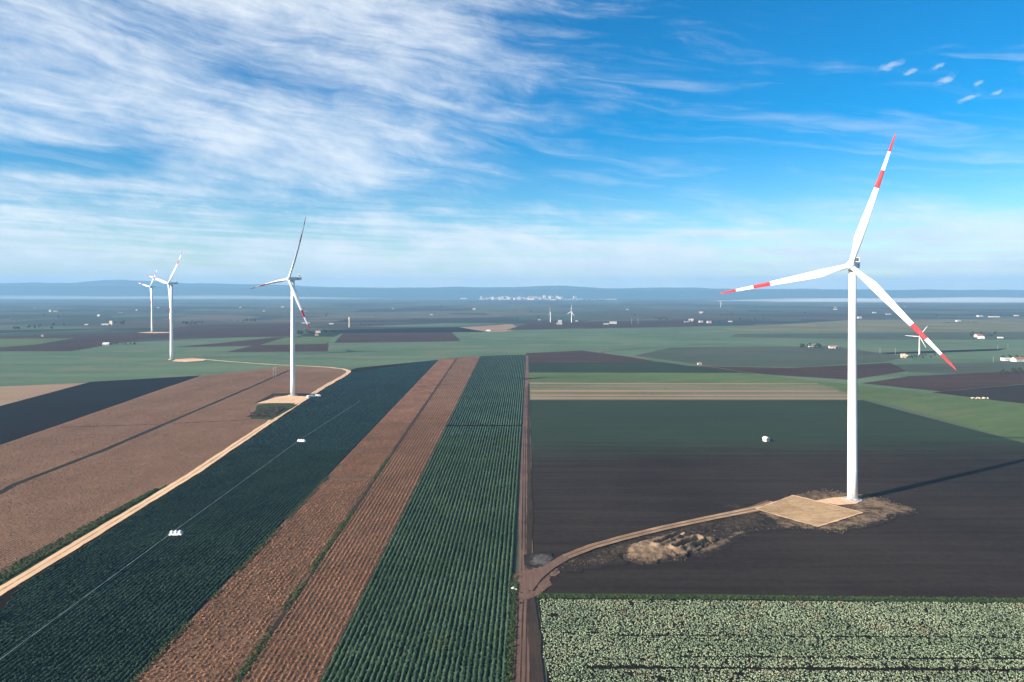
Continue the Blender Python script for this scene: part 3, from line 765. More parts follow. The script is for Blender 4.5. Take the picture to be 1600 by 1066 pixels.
def crop_row(parent, name, xf, d0, d1, mat, wid, hgt, plant, near, K=6, leaf=0.30, jit=0.25, gaps=0.0, core=True, cut=None, far_h=0.85):
    if d1 - d0 < 3: return
    w0 = RNG.uniform(0, 200); x_in = xf
    xf = lambda d: x_in(d) + 0.34 * (fbm(np.asarray(d) / 22.0 + w0, np.full_like(np.asarray(d, float), w0), 3) - 0.5)
    parts = []
    if core:
        parts.append(ridge(xf, d0, min(d1, near), 0.9, wid * 0.82, hgt * 0.72, jit))
    if d1 > near:
        parts.append(ridge(xf, max(d0, near - 1), d1, 1.6, wid, hgt * far_h, jit))
    dn = min(d1, near)
    if dn > d0:
        py = np.arange(d0, dn, plant) + RNG.normal(0, plant * 0.12, len(np.arange(d0, dn, plant)))
        if gaps:
            g = fbm(py / 6 + d0 * 0 + RNG.uniform(0, 99), np.full_like(py, RNG.uniform(0, 99)), 3)
            py = py[(g > gaps * 0.5 + 0.1) & (RNG.random(len(py)) > gaps)]
        px = xf(py) + RNG.normal(0, wid * 0.12, len(py))
        sz = 0.62 + 0.76 * fbm(px / 7 + 31, py / 7, 3) + RNG.normal(0, 0.10, len(px))
        parts.append(clumps(px, py, wid * sz, hgt * sz, K, leaf))
    V, F, t = merge(parts)
    if cut:
        yc = V[F][:, :, 1].mean(1)
        F = F[(yc < cut[0]) | (yc > cut[1])]
    return link(name, mesh_np(name, V, F, False, t), parent, M[mat])


# green strip: 32 rows that spread a little with distance
NG = 31
for k in range(NG):
    f = (k + 0.6) / NG
    xf = lambda d, f=f: XL_GREEN(d) + (XR_GREEN(d) - XL_GREEN(d)) * f
    dtop = 1056 + 20 * f - 4
    crop_row(green_field, 'crop_row', xf, 128, dtop, 'leaf_green', 0.56, 0.75, 0.62, 470, K=7, leaf=0.30, cut=(504, 509), gaps=0.02)
# dark field
for k in range(66):
    off = 0.9 + 1.55 * k
    xf = lambda d, off=off: XL_DRY(d) - off
    ds = np.arange(150, 1000, 2.0)
    ok = (xf(ds) > X_TRK(ds) + 4.2) & (ds < np.interp(xf(ds), [-202, -108], [835, 1002]))
    if off > 62: ok &= (ds > 236) | (xf(ds) > -172 + np.clip((232 - ds) * 0.55, 0, 40) + 3)
    ds = ds[ok]
    if len(ds) < 4: continue
    crop_row(dark_field, 'crop_row', xf, ds[0] + RNG.uniform(0, 1.5), ds[-1], 'leaf_dark', 0.55, 0.72, 0.62, 430, K=6, leaf=0.30)
# dry strips: ragged brown rows on both sides of the weedy path
for k in range(17):
    xf = lambda d, k=k: XL_DRY(d) + 1.5 + (XM_DRY(d) - XL_DRY(d) - 3.2) * k / 16
    crop_row(dry_field, 'crop_row', xf, 128, 1000 + k * 1.2, 'leaf_dry', 0.60, 0.50, 0.75, 520, K=6, leaf=0.30, jit=0.6, gaps=0.22, core=False, cut=(361, 366), far_h=0.4)
for k in range(13):
    xf = lambda d, k=k: XM_DRY(d) + 2.0 + (XL_GREEN(d) - XM_DRY(d) - 3.0) * k / 12
    crop_row(dry_field, 'crop_row', xf, 128, 1024 + k * 2.4, 'leaf_dry', 0.46, 0.45, 0.62, 560, K=7, leaf=0.27, jit=0.5, gaps=0.08, core=False, far_h=0.4)

# brown stubble on the left: low broken rows, too many to tell apart
def stubble():
    parts = []
    for k in range(150):
        off = 3.5 + 1.7 * k
        ds = np.arange(210, 860, 1.3)
        x = XL_DRY(ds) - 66 - off
        ok = (x < X_TRK(ds) - 4.5)
        pxx = CX + x * FOC / ds; pyy = HY + CAM_H * FOC / ds
        # keep off the dark wedge, the ditch and the far edge
        wedge_lo = np.interp(pxx, [-700, -300, 0, 120, 217, 314, 440, 545], [960, 800, 697, 656, 622, 588.5, 575, 583])
        ok &= pyy > wedge_lo + 1.0
        dit = np.interp(pxx, [-60, 0, 25, 160, 272, 400, 452], [800, 771, 757, 705, 657, 602, 579])
        ok &= np.abs(pyy - dit) > 1.2 + 330 / ds * 2.0
        ok &= ~((pyy > np.interp(pxx, [390, 402, 430, 530], [640, 630, 614, 614])) & (pyy < np.interp(pxx, [390, 425, 530], [656, 657, 590])) & (pxx > 391))
        verge = (pyy > 757) & (pxx > np.interp(pyy, [757, 800, 872, 905, 960], [255, 185, 55, -15, -85]) - 4)
        ok &= ~verge
        ok &= (fbm(x / 9, ds / 9, 3) > 0.36) | (RNG.random(len(ds)) > 0.5)
        ds, x = ds[ok], x[ok]
        ds = ds + RNG.normal(0, 0.25, len(ds))
        parts.append(clumps(x + RNG.normal(0, 0.08, len(x)), ds, 0.42, 0.40, 4, 0.28, z0=0.16))
    V, F, t = merge(parts)
    o = link('stubble', mesh_np('stubble', V, F, False, t), None, M['leaf_stub'])
    tag(o, 'low brown stubble rows along the sandy track', 'stubble', None, 'stuff')
stubble()

# cabbages, bottom right
def cabbages():
    xs, ys = [], []
    for y in np.arange(120, 222.3, 0.78):
        x = np.arange(8.0, 330, 0.68)
        x = x[x > np.interp(y, [120, 175, 200, 223], [9.4, 9.2, 8.6, 8.8]) + 0.3]
        x = x[x < y * 1.05 + 30]
        xs.append(x + RNG.normal(0, 0.2, len(x))); ys.append(np.full(len(x), y) + 0.012 * 0 * x + RNG.normal(0, 0.16, len(x)))
    x = np.concatenate(xs); y = np.concatenate(ys)
    lim = D(1) if False else np.interp(x, [8, 160, 330], [222.5, 219.6, 217])
    # furrows left by the sprayer run across the field
    fur = np.zeros(len(x), bool)
    for yf, x0, wd in ((181.5, 20, 0.62), (187.0, 45, 0.35), (198.5, 30, 0.3)):
        fur |= (np.abs(y - yf + x * 0.012) < wd) & (x > x0)
    ok = (y < lim - 1.0) & ~fur & (RNG.random(len(x)) > 0.05) & (fbm(x / 3.5, y / 3.5, 3) > 0.19)
    x, y = x[ok], y[ok]
    big = np.clip(fbm(x / 20, y / 12, 3) * 1.2 - 0.1 + RNG.normal(0, 0.22, len(x)), 0, 1)
    V, F, t = clumps(x, y, 0.42 * (0.7 + 0.6 * fbm(x / 5, y / 5, 3)), 0.34 * (0.7 + 0.6 * fbm(x / 2.5 + 9, y / 2.5, 3)), 7, 0.20, z0=0.22, tint=big)
    o = link('cabbage_plants', mesh_np('cabbage_plants', V, F, False, t), None, M['leaf_pale'])
    tag(o, 'mass of pale green cabbage plants in the near field', 'cabbages', None, 'stuff')
cabbages()

def weeds(name, world_pts, r, h, leaf, label):
    x = np.array([p[0] for p in world_pts]); y = np.array([p[1] for p in world_pts])
    V, F, t = clumps(x, y, r, h, 9, leaf, z0=0.3)
    o = link(name, mesh_np(name, V, F, False, t), None, M['leaf_weed'])
    tag(o, label, 'weeds', None, 'stuff')

wp = []
for _ in range(420):
    yy = random.uniform(135, 232); xx = np.interp(yy, [100, 175, 220, 232], [-2.2, -0.9, 0.6, 0.9]) + random.gauss(0, 0.5)
    wp.append((xx, yy))
for _ in range(140):
    wp.append((0.6 + random.gauss(0, 0.9), 230 + random.gauss(0, 4.5)))
weeds('weeds', wp, 0.5, 0.6, 0.26, 'ragged weeds between the row crop and the dirt track')
wp = []
for _ in range(1500):
    t = random.random(); y = 205 + t * 140
    x = float(X_TRK(np.array([y]))[0]) - 4.6 - random.random() ** 1.4 * np.interp(t, [0, .5, 1], [9, 6, 2])
    wp.append((x, y))
weeds('weeds', wp, 0.6, 0.5, 0.32, 'green weeds along the sandy track')
wp = []
for _ in range(1500):
    y = random.uniform(130, 420); g = fbm(np.array([y / 14]), np.array([3.3]), 3)[0]
    if random.random() < (g - 0.38) * 5: wp.append((float(XL_DRY(np.array([y]))[0]) + random.uniform(-0.3, 1.6), y))
weeds('weeds', wp, 0.5, 0.45, 0.28, 'patchy green weeds between the dark crop and the dry brown strip')
wp = []
for _ in range(1500):
    y = random.uniform(130, 420); g = fbm(np.array([y / 16]), np.array([7.3]), 3)[0]
    if random.random() < (g - 0.40) * 5: wp.append((float(XM_DRY(np.array([y]))[0]) + random.gauss(0, 0.8), y))
weeds('weeds', wp, 0.45, 0.3, 0.26, 'patchy green weeds on the path through the dry brown strip')
wp = []
for _ in range(900):
    x = random.uniform(8, 250); y = float(np.interp(x, [8, 160, 330], [223.6, 221.2, 219])) + random.gauss(0, 0.55)
    wp.append((x, y))
weeds('weeds', wp, 0.5, 0.4, 0.28, 'green weeds along the top edge of the cabbages')

# ------------------------------------------------------------------ wind turbines
HUB_H, BL = 112.0, 63.0
def blade_mesh():
    st = [0.0, 0.02, 0.05, 0.09, 0.14, 0.19, 0.24, 0.32, 0.42, 0.52, 0.585, 0.65, 0.72, 0.79, 0.86, 0.91, 0.95, 0.98, 0.995, 1.0]
    ch = np.interp(st, [0, .04, .10, .19, .26, .45, .65, .85, .95, .985, 1], [2.4, 2.4, 2.8, 3.9, 3.75, 2.8, 1.95, 1.25, 0.85, 0.5, 0.1])
    th = np.interp(st, [0, .04, .10, .19, .30, .5, 1], [1.0, 0.98, 0.72, 0.40, 0.28, 0.22, 0.16])
    tw = np.interp(st, [0, .1, .2, .4, .7, 1], [16, 15, 11, 6, 2, -1])
    N = 22
    V, F, MI = [], [], []
    for s, c, t, w_ in zip(st, ch, th, tw):
        le = 0.5 * (1 - s / 0.19) + 0.32 * (s / 0.19) if s < 0.19 else 0.32    # pitch axis from the leading edge
        a = rad(w_); rnd = max(0, 1 - s / 0.17)
        for i in range(N):
            u = 2 * math.pi * i / N
            xc = 0.5 * (1 + math.cos(u))                 # 1 = trailing edge
            foil = 2.6 * t * c * (0.2969 * math.sqrt(xc) - 0.126 * xc - 0.3516 * xc ** 2 + 0.2843 * xc ** 3 - 0.1036 * xc ** 4) * 1.95
            yy = foil * (1 if math.sin(u) >= 0 else -0.72)
            yy = yy * (1 - rnd) + 0.5 * c * t * math.sin(u) * rnd
            x = -(xc - le) * c                           # trailing edge towards -X
            y = -yy
            xr = x * math.cos(a) - y * math.sin(a); yr = x * math.sin(a) + y * math.cos(a)
            V.append((xr, yr - 4.0 * s ** 2, 1.3 + s * (BL - 1.3)))
    n = len(st)
    for j in range(n - 1):
        for i in range(N):
            F.append((j * N + i, j * N + (i + 1) % N, (j + 1) * N + (i + 1) % N, (j + 1) * N + i))
            mid = (st[j] + st[j + 1]) / 2
            MI.append(1 if (mid > 0.86 or 0.585 < mid < 0.72) else 0)
    F.append(tuple(range(N))[::-1]); MI.append(0)
    F.append(tuple((n - 1) * N + i for i in range(N))); MI.append(1)
    me = bpy.data.meshes.new('blade'); me.from_pydata(V, [], F)
    for p, mi in zip(me.polygons, MI): p.material_index = mi; p.use_smooth = True
    me.update()
    return me

def make_turbine():
    root = empty('wind_turbine', (0, 0, 0))
    bm = bmesh.new(); lathe(bm, [(4.3, -0.5), (4.3, 0.35), (4.1, 0.45), (2.9, 0.5), (2.9, 0.75)], 40)
    bm_obj('foundation', bm, M['concrete'], root)
    bm = bmesh.new()
    prof = [(2.32, 0.7)]
    for z in (14, 36, 60, 86): prof.append((np.interp(z, [0, 40, 109.5], [2.3, 2.12, 1.68]), z))
    prof.append((1.68, 109.6))
    lathe(bm, prof, 48)
    tw = bm_obj('tower', bm, M['white'], root, True)
    for z in (0.8, 14, 36, 60, 86, 109.3):
        r = float(np.interp(z, [0, 40, 109.5], [2.3, 2.12, 1.68]))
        bm = bmesh.new(); lathe(bm, [(r + 0.003, z - 0.14), (r + 0.05, z - 0.11), (r + 0.05, z + 0.11), (r + 0.003, z + 0.14)], 48, None, False)
        bm_obj('flange', bm, M['white'], tw)
    # door with steps on the side of the apron
    bm = bmesh.new(); box(bm, (0, -2.32, 2.2), (1.0, 0.16, 2.3), 0.05); bm_obj('door', bm, M['grey'], tw)
    bm = bmesh.new()
    for i in range(4): box(bm, (0, -2.7 - 0.3 * i, 0.95 - 0.22 * i), (1.2, 0.3, 0.1))
    for sx in (-0.6, 0.6):
        tube(bm, (sx, -2.6, 1.0), (sx, -2.6, 2.0), 0.03, seg=6); tube(bm, (sx, -3.7, 0.3), (sx, -3.7, 1.3), 0.03, seg=6)
        tube(bm, (sx, -2.6, 2.0), (sx, -3.7, 1.3), 0.03, seg=6)
    bm_obj('steps', bm, M['grey'], root)
    # nacelle
    bm = bmesh.new(); box(bm, (0, 3.1, HUB_H + 0.2), (3.7, 11.4, 3.7), 0.55)
    for v in bm.verts:
        if v.co.y < -1.5: v.co.x *= 0.86; v.co.z = HUB_H + (v.co.z - HUB_H) * 0.9
        if v.co.y > 7.5 and v.co.z < HUB_H: v.co.z += 0.7
    nac = bm_obj('nacelle', bm, M['white'], root)
    bm = bmesh.new(); lathe(bm, [(1.72, 109.55), (1.95, 109.8), (1.95, 110.6)], 40); bm_obj('yaw_collar', bm, M['white'], root, True)
    bm = bmesh.new()
    zc = HUB_H + 2.05
    box(bm, (-1.65, 7.3, zc + 1.0), (0.18, 0.5, 2.0)); box(bm, (1.65, 7.3, zc + 1.0), (0.18, 0.5, 2.0)); box(bm, (0, 7.3, zc + 2.05), (3.48, 0.5, 0.16)); box(bm, (0, 7.3, zc + 0.1), (3.1, 0.5, 0.16))
    cool = bm_obj('cooler_frame', bm, M['white'], nac)
    bm = bmesh.new(); box(bm, (0, 7.3, zc + 1.08), (3.08, 0.3, 1.75)); bm_obj('cooler_grille', bm, M['dark'], nac)
    bm = bmesh.new(); tube(bm, (0.8, 6.0, zc - 0.1), (0.8, 6.0, zc + 2.4), 0.05, seg=6); tube(bm, (0.4, 6.0, zc + 2.2), (1.2, 6.0, zc + 2.2), 0.04, seg=6)
    bm_obj('wind_vane', bm, M['grey'], nac)
    for i in (-1, 1):
        bm = bmesh.new(); box(bm, (i * 1.862, 4.6, HUB_H + 0.4), (0.03, 2.0, 0.9)); bm_obj('side_vent', bm, M['grey'], nac)
    # rotor
    hub = empty('rotor', (0, -4.6, HUB_H)); hub.parent = root
    hub.rotation_euler = (rad(-4), 0, 0)
    bm = bmesh.new()
    mt = Matrix.Rotation(rad(90), 4, 'X')              # lathe axis +Z -> -Y
    lathe(bm, [(1.75, -2.0), (2.0, -1.7), (2.1, -0.4), (2.0, 0.7), (1.6, 1.6), (0.95, 2.2), (0.3, 2.45)], 36, mt)
    bm_obj('spinner', bm, M['white'], hub, True)
    bl = blade_mesh()
    bl.materials.append(M['white']); bl.materials.append(M['red'])
    for i in range(3):
        o = link('blade', bl, hub); o.rotation_euler = (0, rad(120 * i), 0)
        bm = bmesh.new(); lathe(bm, [(1.33, 1.55), (1.40, 1.62), (1.40, 1.95), (1.33, 2.02)], 28, None, False)
        c = bm_obj('blade_collar', bm, M['white'], hub, True); c.rotation_euler = (0, rad(120 * i), 0)
    return root, hub

YAW = math.atan2(-0.6, 0.8)
t0, h0 = make_turbine()
TURB = [((1332, 782.5), 17.5, YAW, 'tall white wind turbine with bright red blade bands beside a square sandy pad', PADZ - 0.4),
        ((457.5, 618.5), 24.5, YAW, 'white wind turbine with feathered blades on a sandy pad between brown stubble and dark crops', 0.25),
        ((268, 562), 42, YAW, 'white wind turbine standing in pale wheat at the end of the sandy track', 0.25),
        ((237.5, 519.5), 40, YAW, 'tall white wind turbine on a small pad by the purple ploughed strip', 0.25)]
turbs = []
for i, (p, ang, yaw, lab, z) in enumerate(TURB):
    pitch = 72 if i == 1 else 0
    r = t0 if i == 0 else copy_tree(t0)
    x, y = G(*p)
    r.location = (x, y, z); r.rotation_euler = (0, 0, yaw)
    hb = [c for c in r.children if c.name.startswith('rotor')][0]
    hb.rotation_euler = (rad(-4), rad(ang), 0)
    hb.rotation_euler = (Matrix.Rotation(rad(-4), 3, 'X') @ Matrix.Rotation(rad(ang), 3, 'Y')).to_euler()
    for c in hb.children:
        if c.name.startswith('blade') and not c.name.startswith('blade_collar'):
            c.rotation_euler = (Matrix.Rotation(c.rotation_euler.y, 3, 'Y') @ Matrix.Rotation(rad(-pitch), 3, 'Z')).to_euler()
    tag(r, lab, 'wind turbine', 'tall wind turbines')

# small old turbines far off: slim tower, long thin blades
def make_small():
    root = empty('small_wind_turbine', (0, 0, 0))
    bm = bmesh.new(); lathe(bm, [(1.5, -0.3), (1.5, 0.3), (1.15, 0.4), (0.6, 33.0)], 16); bm_obj('tower', bm, M['white'], root, True)
    bm = bmesh.new(); box(bm, (0, 0.9, 33.7), (1.5, 4.4, 1.5), 0.3); bm_obj('nacelle', bm, M['white'], root)
    hb = empty('rotor', (0, -1.8, 33.7)); hb.parent = root
    bm = bmesh.new(); lathe(bm, [(0.7, -0.6), (0.75, 0), (0.5, 0.6), (0.1, 0.9)], 14, Matrix.Rotation(rad(90), 4, 'X')); bm_obj('spinner', bm, M['white'], hb, True)
    me = bpy.data.meshes.new('blade')
    V, F = [], []
    for s, c, t in ((0, .5, .45), (.15, 1.2, .26), (.5, .85, .16), (.9, .5, .1), (1, .25, .05)):
        for a, b in ((-.7, 0), (-.2, 1), (.3, 0), (-.2, -1)): V.append((a * c, b * t * 0.5, 0.6 + s * 22))
    for j in range(4):
        for i in range(4): F.append((j * 4 + i, j * 4 + (i + 1) % 4, j * 4 + 4 + (i + 1) % 4, j * 4 + 4 + i))
    F += [(3, 2, 1, 0), (16, 17, 18, 19)]
    me.from_pydata(V, [], F); me.materials.append(M['white']); me.update()
    for i in range(3): o = link('blade', me, hb); o.rotation_euler = (0, rad(120 * i), 0)
    return root
s0 = make_small()
for i, (p, ang, sc, yaw, lab) in enumerate((((1436.5, 555.5), 33, 0.88, -0.5, 'small white wind turbine beside an orange and white farmhouse'),
                                       ((893, 504), 8, 1.05, -1.0, 'small white wind turbine among distant farm buildings'),
                                       ((860, 503.5), 0, 0.95, -1.35, 'small pale wind turbine turned edge on among distant farms'),
                                       ((1126, 480), 60, 1.0, -0.9, 'tiny far wind turbine on the hazy plain'))):
    r = s0 if i == 0 else copy_tree(s0)
    x, y = G(*p); r.location = (x, y, 0.2); r.rotation_euler = (0, 0, yaw); r.scale = (sc, sc, sc)
    hb = [c for c in r.children if c.name.startswith('rotor')][0]; hb.rotation_euler = (0, rad(ang), 0)
    tag(r, lab, 'wind turbine', 'small distant wind turbines')

# ------------------------------------------------------------------ irrigation tanks in the dark field
def tank_trailer():
    root = empty('tank_trailer', (0, 0, 0))
    bm = bmesh.new(); box(bm, (0, 0, 1.0), (4.9, 2.1, 0.35), 0.05); box(bm, (0, -1.02, 1.25), (4.9, 0.08, 0.7)); box(bm, (0, 1.02, 1.25), (4.9, 0.08, 0.7))
    bm_obj('flatbed', bm, M['plastic'], root)
    for i in range(3):
        bm = bmesh.new(); lathe(bm, [(0.70, 1.2), (0.76, 1.35), (0.76, 2.05), (0.62, 2.35), (0.25, 2.5), (0.22, 2.6)], 20, Matrix.Translation((-1.6 + 1.6 * i, 0, 0)))
        t = bm_obj('tank', bm, M['plastic'], root, True)
        bm = bmesh.new(); lathe(bm, [(0.27, 2.6), (0.27, 2.72)], 16, Matrix.Translation((-1.6 + 1.6 * i, 0, 0))); bm_obj('lid', bm, M['grey'], t)
    for sx in (-1.5, 1.5):
        for sy in (-0.95, 0.95):
            bm = bmesh.new(); lathe(bm, [(0.2, -0.14), (0.45, -0.12), (0.45, 0.12), (0.2, 0.14)], 18, Matrix.Translation((sx, sy, 0.45 + 0.15)) @ Matrix.Rotation(rad(90), 4, 'X'))
            bm_obj('wheel', bm, M['tyre'], root, True)
    bm = bmesh.new(); tube(bm, (2.4, 0, 0.9), (3.9, 0, 0.6), 0.07); bm_obj('drawbar', bm, M['grey'], root)
    return root
tt = tank_trailer()
x, y = G(275, 839.5); tt.location = (x, y, 0.2); tt.rotation_euler = (0, 0, 0.08)
tag(tt, 'white trailer with three white tanks in the dark crop, well away from the turbine pad', 'trailer', 'tank trailers in the dark crop')
t2 = copy_tree(tt); x2, y2 = G(471, 692); t2.location = (x2, y2, 0.2); t2.rotation_euler = (0, 0, -0.12); t2.scale = (1.05, 1, 0.85)
tag(t2, 'white trailer with three white tanks in the dark crop, nearer the turbine pad', 'trailer', 'tank trailers in the dark crop')
# irrigation pipe along one row
bm = bmesh.new()
pp = [G(-60, 1082), G(0, 1037), G(275, 832), G(471, 688), G(548, 638), G(568, 624)]
prev = None
for a, b in zip(pp, pp[1:]):
    n = max(2, int(math.dist(a, b) / 12))
    for i in range(n):
        q = [a[0] + (b[0] - a[0]) * i / n, a[1] + (b[1] - a[1]) * i / n, 1.08 + random.uniform(-.05, .05)]
        if prev: tube(bm, prev, q, 0.10, 0.10, 6)
        prev = q
o = bm_obj('irrigation_pipe', bm, M['pipe'], None, True)
tag(o, 'long pale irrigation pipe along the dark crop rows', 'pipe')

# white valve stack at the corner of the dirt track
root = empty('irrigation_valve', (*G(802, 924), 0.25))
bm = bmesh.new(); tube(bm, (0, 0, 0), (0, 0, 1.2), 0.14, seg=10); tube(bm, (-0.7, 0, 0.8), (0.7, 0, 0.8), 0.12, seg=10); bm_obj('standpipe', bm, M['plastic'], root, True)
bm = bmesh.new(); lathe(bm, [(0.34, 1.2), (0.34, 1.28)], 14); bm_obj('handwheel', bm, M['grey'], root)
bm = bmesh.new(); box(bm, (0.9, -0.4, 0.35), (0.7, 0.5, 0.7), 0.05); bm_obj('meter_box', bm, M['plastic'], root)
tag(root, 'small white irrigation valve in weeds where the tracks meet', 'valve')

# ------------------------------------------------------------------ buildings
def house(name, w_, d_, h_, wall, roof, kind, wins=3, loc=(0, 0), rz=0.0, label='', group=None, door=True, z=0.2):
    root = empty(name, (loc[0], loc[1], z), rz)
    bm = bmesh.new()
    if kind == 'gable':
        rh = d_ * 0.28
        a = [(-w_ / 2, -d_ / 2), (w_ / 2, -d_ / 2), (w_ / 2, d_ / 2), (-w_ / 2, d_ / 2)]
        b = [bm.verts.new((x, y, -0.3)) for x, y in a]; t = [bm.verts.new((x, y, h_)) for x, y in a]
        r = [bm.verts.new((-w_ / 2, 0, h_ + rh)), bm.verts.new((w_ / 2, 0, h_ + rh))]
        for f in ((b[0], b[1], t[1], t[0]), (b[2], b[3], t[3], t[2]), (b[1], b[2], t[2], r[1], t[1]), (b[3], b[0], t[0], r[0], t[3]), (t[0], t[1], r[1], r[0]), (t[2], t[3], r[0], r[1]), b[::-1]): bm.faces.new(f)
        bm_obj('wall', bm, M[wall], root)
        bm = bmesh.new()
        for s in (-1, 1):
            e = 0.35; y0 = s * (d_ / 2 + e); z0 = h_ - e * rh / (d_ / 2)
            q = [Vector((-w_ / 2 - e, y0, z0)), Vector((w_ / 2 + e, y0, z0)), Vector((w_ / 2 + e, 0, h_ + rh)), Vector((-w_ / 2 - e, 0, h_ + rh))]
            lo = [bm.verts.new(v + Vector((0, 0, 0.03))) for v in q]; hi = [bm.verts.new(v + Vector((0, 0, 0.2))) for v in q]
            bm.faces.new(lo[::-1]); bm.faces.new(hi)
            for i in range(4): bm.faces.new((lo[i], lo[(i + 1) % 4], hi[(i + 1) % 4], hi[i]))
        bm_obj('roof', bm, M[roof], root)
    else:
        box(bm, (0, 0, h_ / 2 - 0.15), (w_, d_, h_ + 0.3)); bm_obj('wall', bm, M[wall], root)
        bm = bmesh.new(); box(bm, (0, 0, h_ + 0.12), (w_ + 0.4, d_ + 0.4, 0.22)); box(bm, (w_ * 0.2, 0, h_ + 0.6), (w_ * 0.12, w_ * 0.1, 0.9)); bm_obj('roof', bm, M[roof], root)
    for i in range(wins):
        xw = -w_ / 2 + w_ * (i + 0.5) / wins
        if door and i == wins // 2: continue
        for zz in ([h_ * 0.5] if h_ < 5 else [h_ * 0.28, h_ * 0.72]):
            bm = bmesh.new(); box(bm, (xw, -d_ / 2 - 0.01, zz), (min(1.2, w_ / wins * 0.5), 0.1, 1.2)); bm_obj('window', bm, M['glass'], root)
    if door:
        xd = -w_ / 2 + w_ * (wins // 2 + 0.5) / max(wins, 1) if wins else 0
        bm = bmesh.new(); box(bm, (xd, -d_ / 2 - 0.012, min(1.1, h_ * 0.4)), (min(1.3, w_ * 0.35), 0.12, min(2.2, h_ * 0.8))); bm_obj('door', bm, M['dark'], root)
    tag(root, label, name.split('_')[-1], group)
    return root

# the hut in the sprouting field: gable end with a dark doorway to the camera
hut = house('field_hut', 3.6, 3.2, 2.3, 'plaster', 'plaster', 'gable', 0, G(1197, 690), rad(90 - 62), 'tiny white gabled hut alone in the dark green field', door=False)
bm = bmesh.new(); box(bm, (1.81, 0.1, 0.95), (0.12, 0.95, 1.9)); bm_obj('doorway', bm, M['dark'], hut)
hut.rotation_euler = (0, 0, rad(-68)); hut.scale = (0.88, 0.88, 0.9)

FARM = 'distant farm buildings'
def far_house(px, py, wpx, hpx, wall='plaster', roof='roofgrey', kind='flat', label='', name='farm_house', dep=None, wins=3):
    d = D(py)
    if py < 512: wall = 'farwall' if wall == 'plaster' else wall; roof = 'roofgrey' if roof == 'plaster' else roof
    w_ = max(3, wpx * d / FOC); h_ = max(2.4, hpx * d / FOC)
    return house(name, w_, dep or max(4, min(14, w_ * 0.6)), h_, wall, roof, kind, wins, G(px, py), random.uniform(-0.25, 0.25), label, FARM)

far_house(174, 508, 5, 6.5, 'cream', 'tile', 'flat', 'cream farmhouse tower beside its low white wing')
far_house(166, 508, 11, 2, 'plaster', 'roofgrey', 'flat', 'low white wing beside a cream farmhouse tower', 'farm_shed')
far_house(166, 539.3, 9, 2.2, 'plaster', 'plaster', 'gable', 'small white house at the edge of pale wheat', wins=2)
far_house(79, 487.5, 4, 2.5, 'plaster', 'plaster', 'gable', 'twin white farmhouse on the hazy plain under the mountains')
far_house(87, 487.3, 6, 1.6, 'plaster', 'plaster', 'flat', 'low white shed beside the hazy twin farmhouse', 'farm_shed')
far_house(155, 494.5, 5, 2.2, 'plaster', 'plaster', 'gable', 'lone white house among dark hazy fields')
far_house(136, 508, 6, 1.5, 'plaster', 'roofgrey', 'flat', 'low grey white shed among dark fields', 'farm_shed')
far_house(67, 526, 4, 2, 'pink', 'tile', 'gable', 'small dull farmhouse beside the fresh green strip')
far_house(478, 505.3, 12, 1.4, 'plaster', 'plaster', 'flat', 'long low white shed on the road behind a feathered turbine', 'farm_shed')
far_house(518, 506.8, 7, 1.6, 'plaster', 'plaster', 'flat', 'short white shed between the long shed and the water tower', 'farm_shed')
far_house(497, 520.3, 7, 3.0, 'plaster', 'tile', 'gable', 'white farmhouse among dark trees by the ploughed strip')
far_house(495, 524.5, 5, 2.0, 'cream', 'tile', 'gable', 'small cream outbuilding in front of the tree ringed farmhouse', 'farm_shed')
far_house(875, 503.2, 6, 1.8, 'plaster', 'plaster', 'gable', 'white shed near the small white wind turbine', 'farm_shed')
far_house(874, 507, 8, 1.7, 'plaster', 'roofgrey', 'gable', 'white farmhouse with a dark bush in front of the small turbine')
far_house(901, 502.6, 4, 1.4, 'plaster', 'plaster', 'flat', 'little white hut beside the small turbine tower', 'farm_shed')
far_house(843, 500.6, 4, 1.5, 'plaster', 'plaster', 'flat', 'little white hut beside the edge on turbine', 'farm_shed')
far_house(947, 507, 8, 1.3, 'plaster', 'plaster', 'flat', 'low white greenhouse end', 'farm_shed')
far_house(958, 506, 11, 1.4, 'plaster', 'plaster', 'gable', 'long white greenhouse on the far plain', 'green_house')
far_house(1080, 502.5, 7, 4, 'plaster', 'plaster', 'flat', 'tall white farm block among low white sheds')
far_house(1072, 503.6, 6, 1.2, 'plaster', 'plaster', 'flat', 'low white shed beside the tall white farm block', 'farm_shed')
far_house(1095, 504.2, 6, 2, 'plaster', 'roofgrey', 'gable', 'grey roofed white house beside the tall white farm block')
far_house(1108, 505, 6.5, 2.6, 'plaster', 'tile', 'gable', 'separate white house at the end of the sheds')
far_house(1141, 503.3, 6, 1.5, 'plaster', 'roofgrey', 'flat', 'low pale shed by a dark patch of trees', 'farm_shed')
far_house(1095, 490, 3, 1.4, 'plaster', 'plaster', 'flat', 'tiny white hut on the far blue plain', 'farm_shed')
far_house(1266, 542.5, 6, 3, 'plaster', 'roofgrey', 'gable', 'white farmhouse inside a dark grove')
far_house(1275, 541.5, 6, 3, 'pink', 'roofgrey', 'gable', 'grey farmhouse inside a dark grove')
far_house(1300, 544.2, 9, 2.4, 'plaster', 'tile', 'gable', 'long white farmhouse with red roof beside the dark grove', wins=4)
far_house(1308, 544, 4, 2.6, 'pink', 'tile', 'gable', 'pink outbuilding at the end of the red roofed farmhouse', 'farm_shed')
far_house(1411.5, 559, 7, 6.0, 'cream', 'tile', 'flat', 'square orange and white farmhouse beside the small turbine')
far_house(1420, 558.3, 5, 2.2, 'plaster', 'tile', 'gable', 'low outbuilding behind the square orange farmhouse', 'farm_shed')
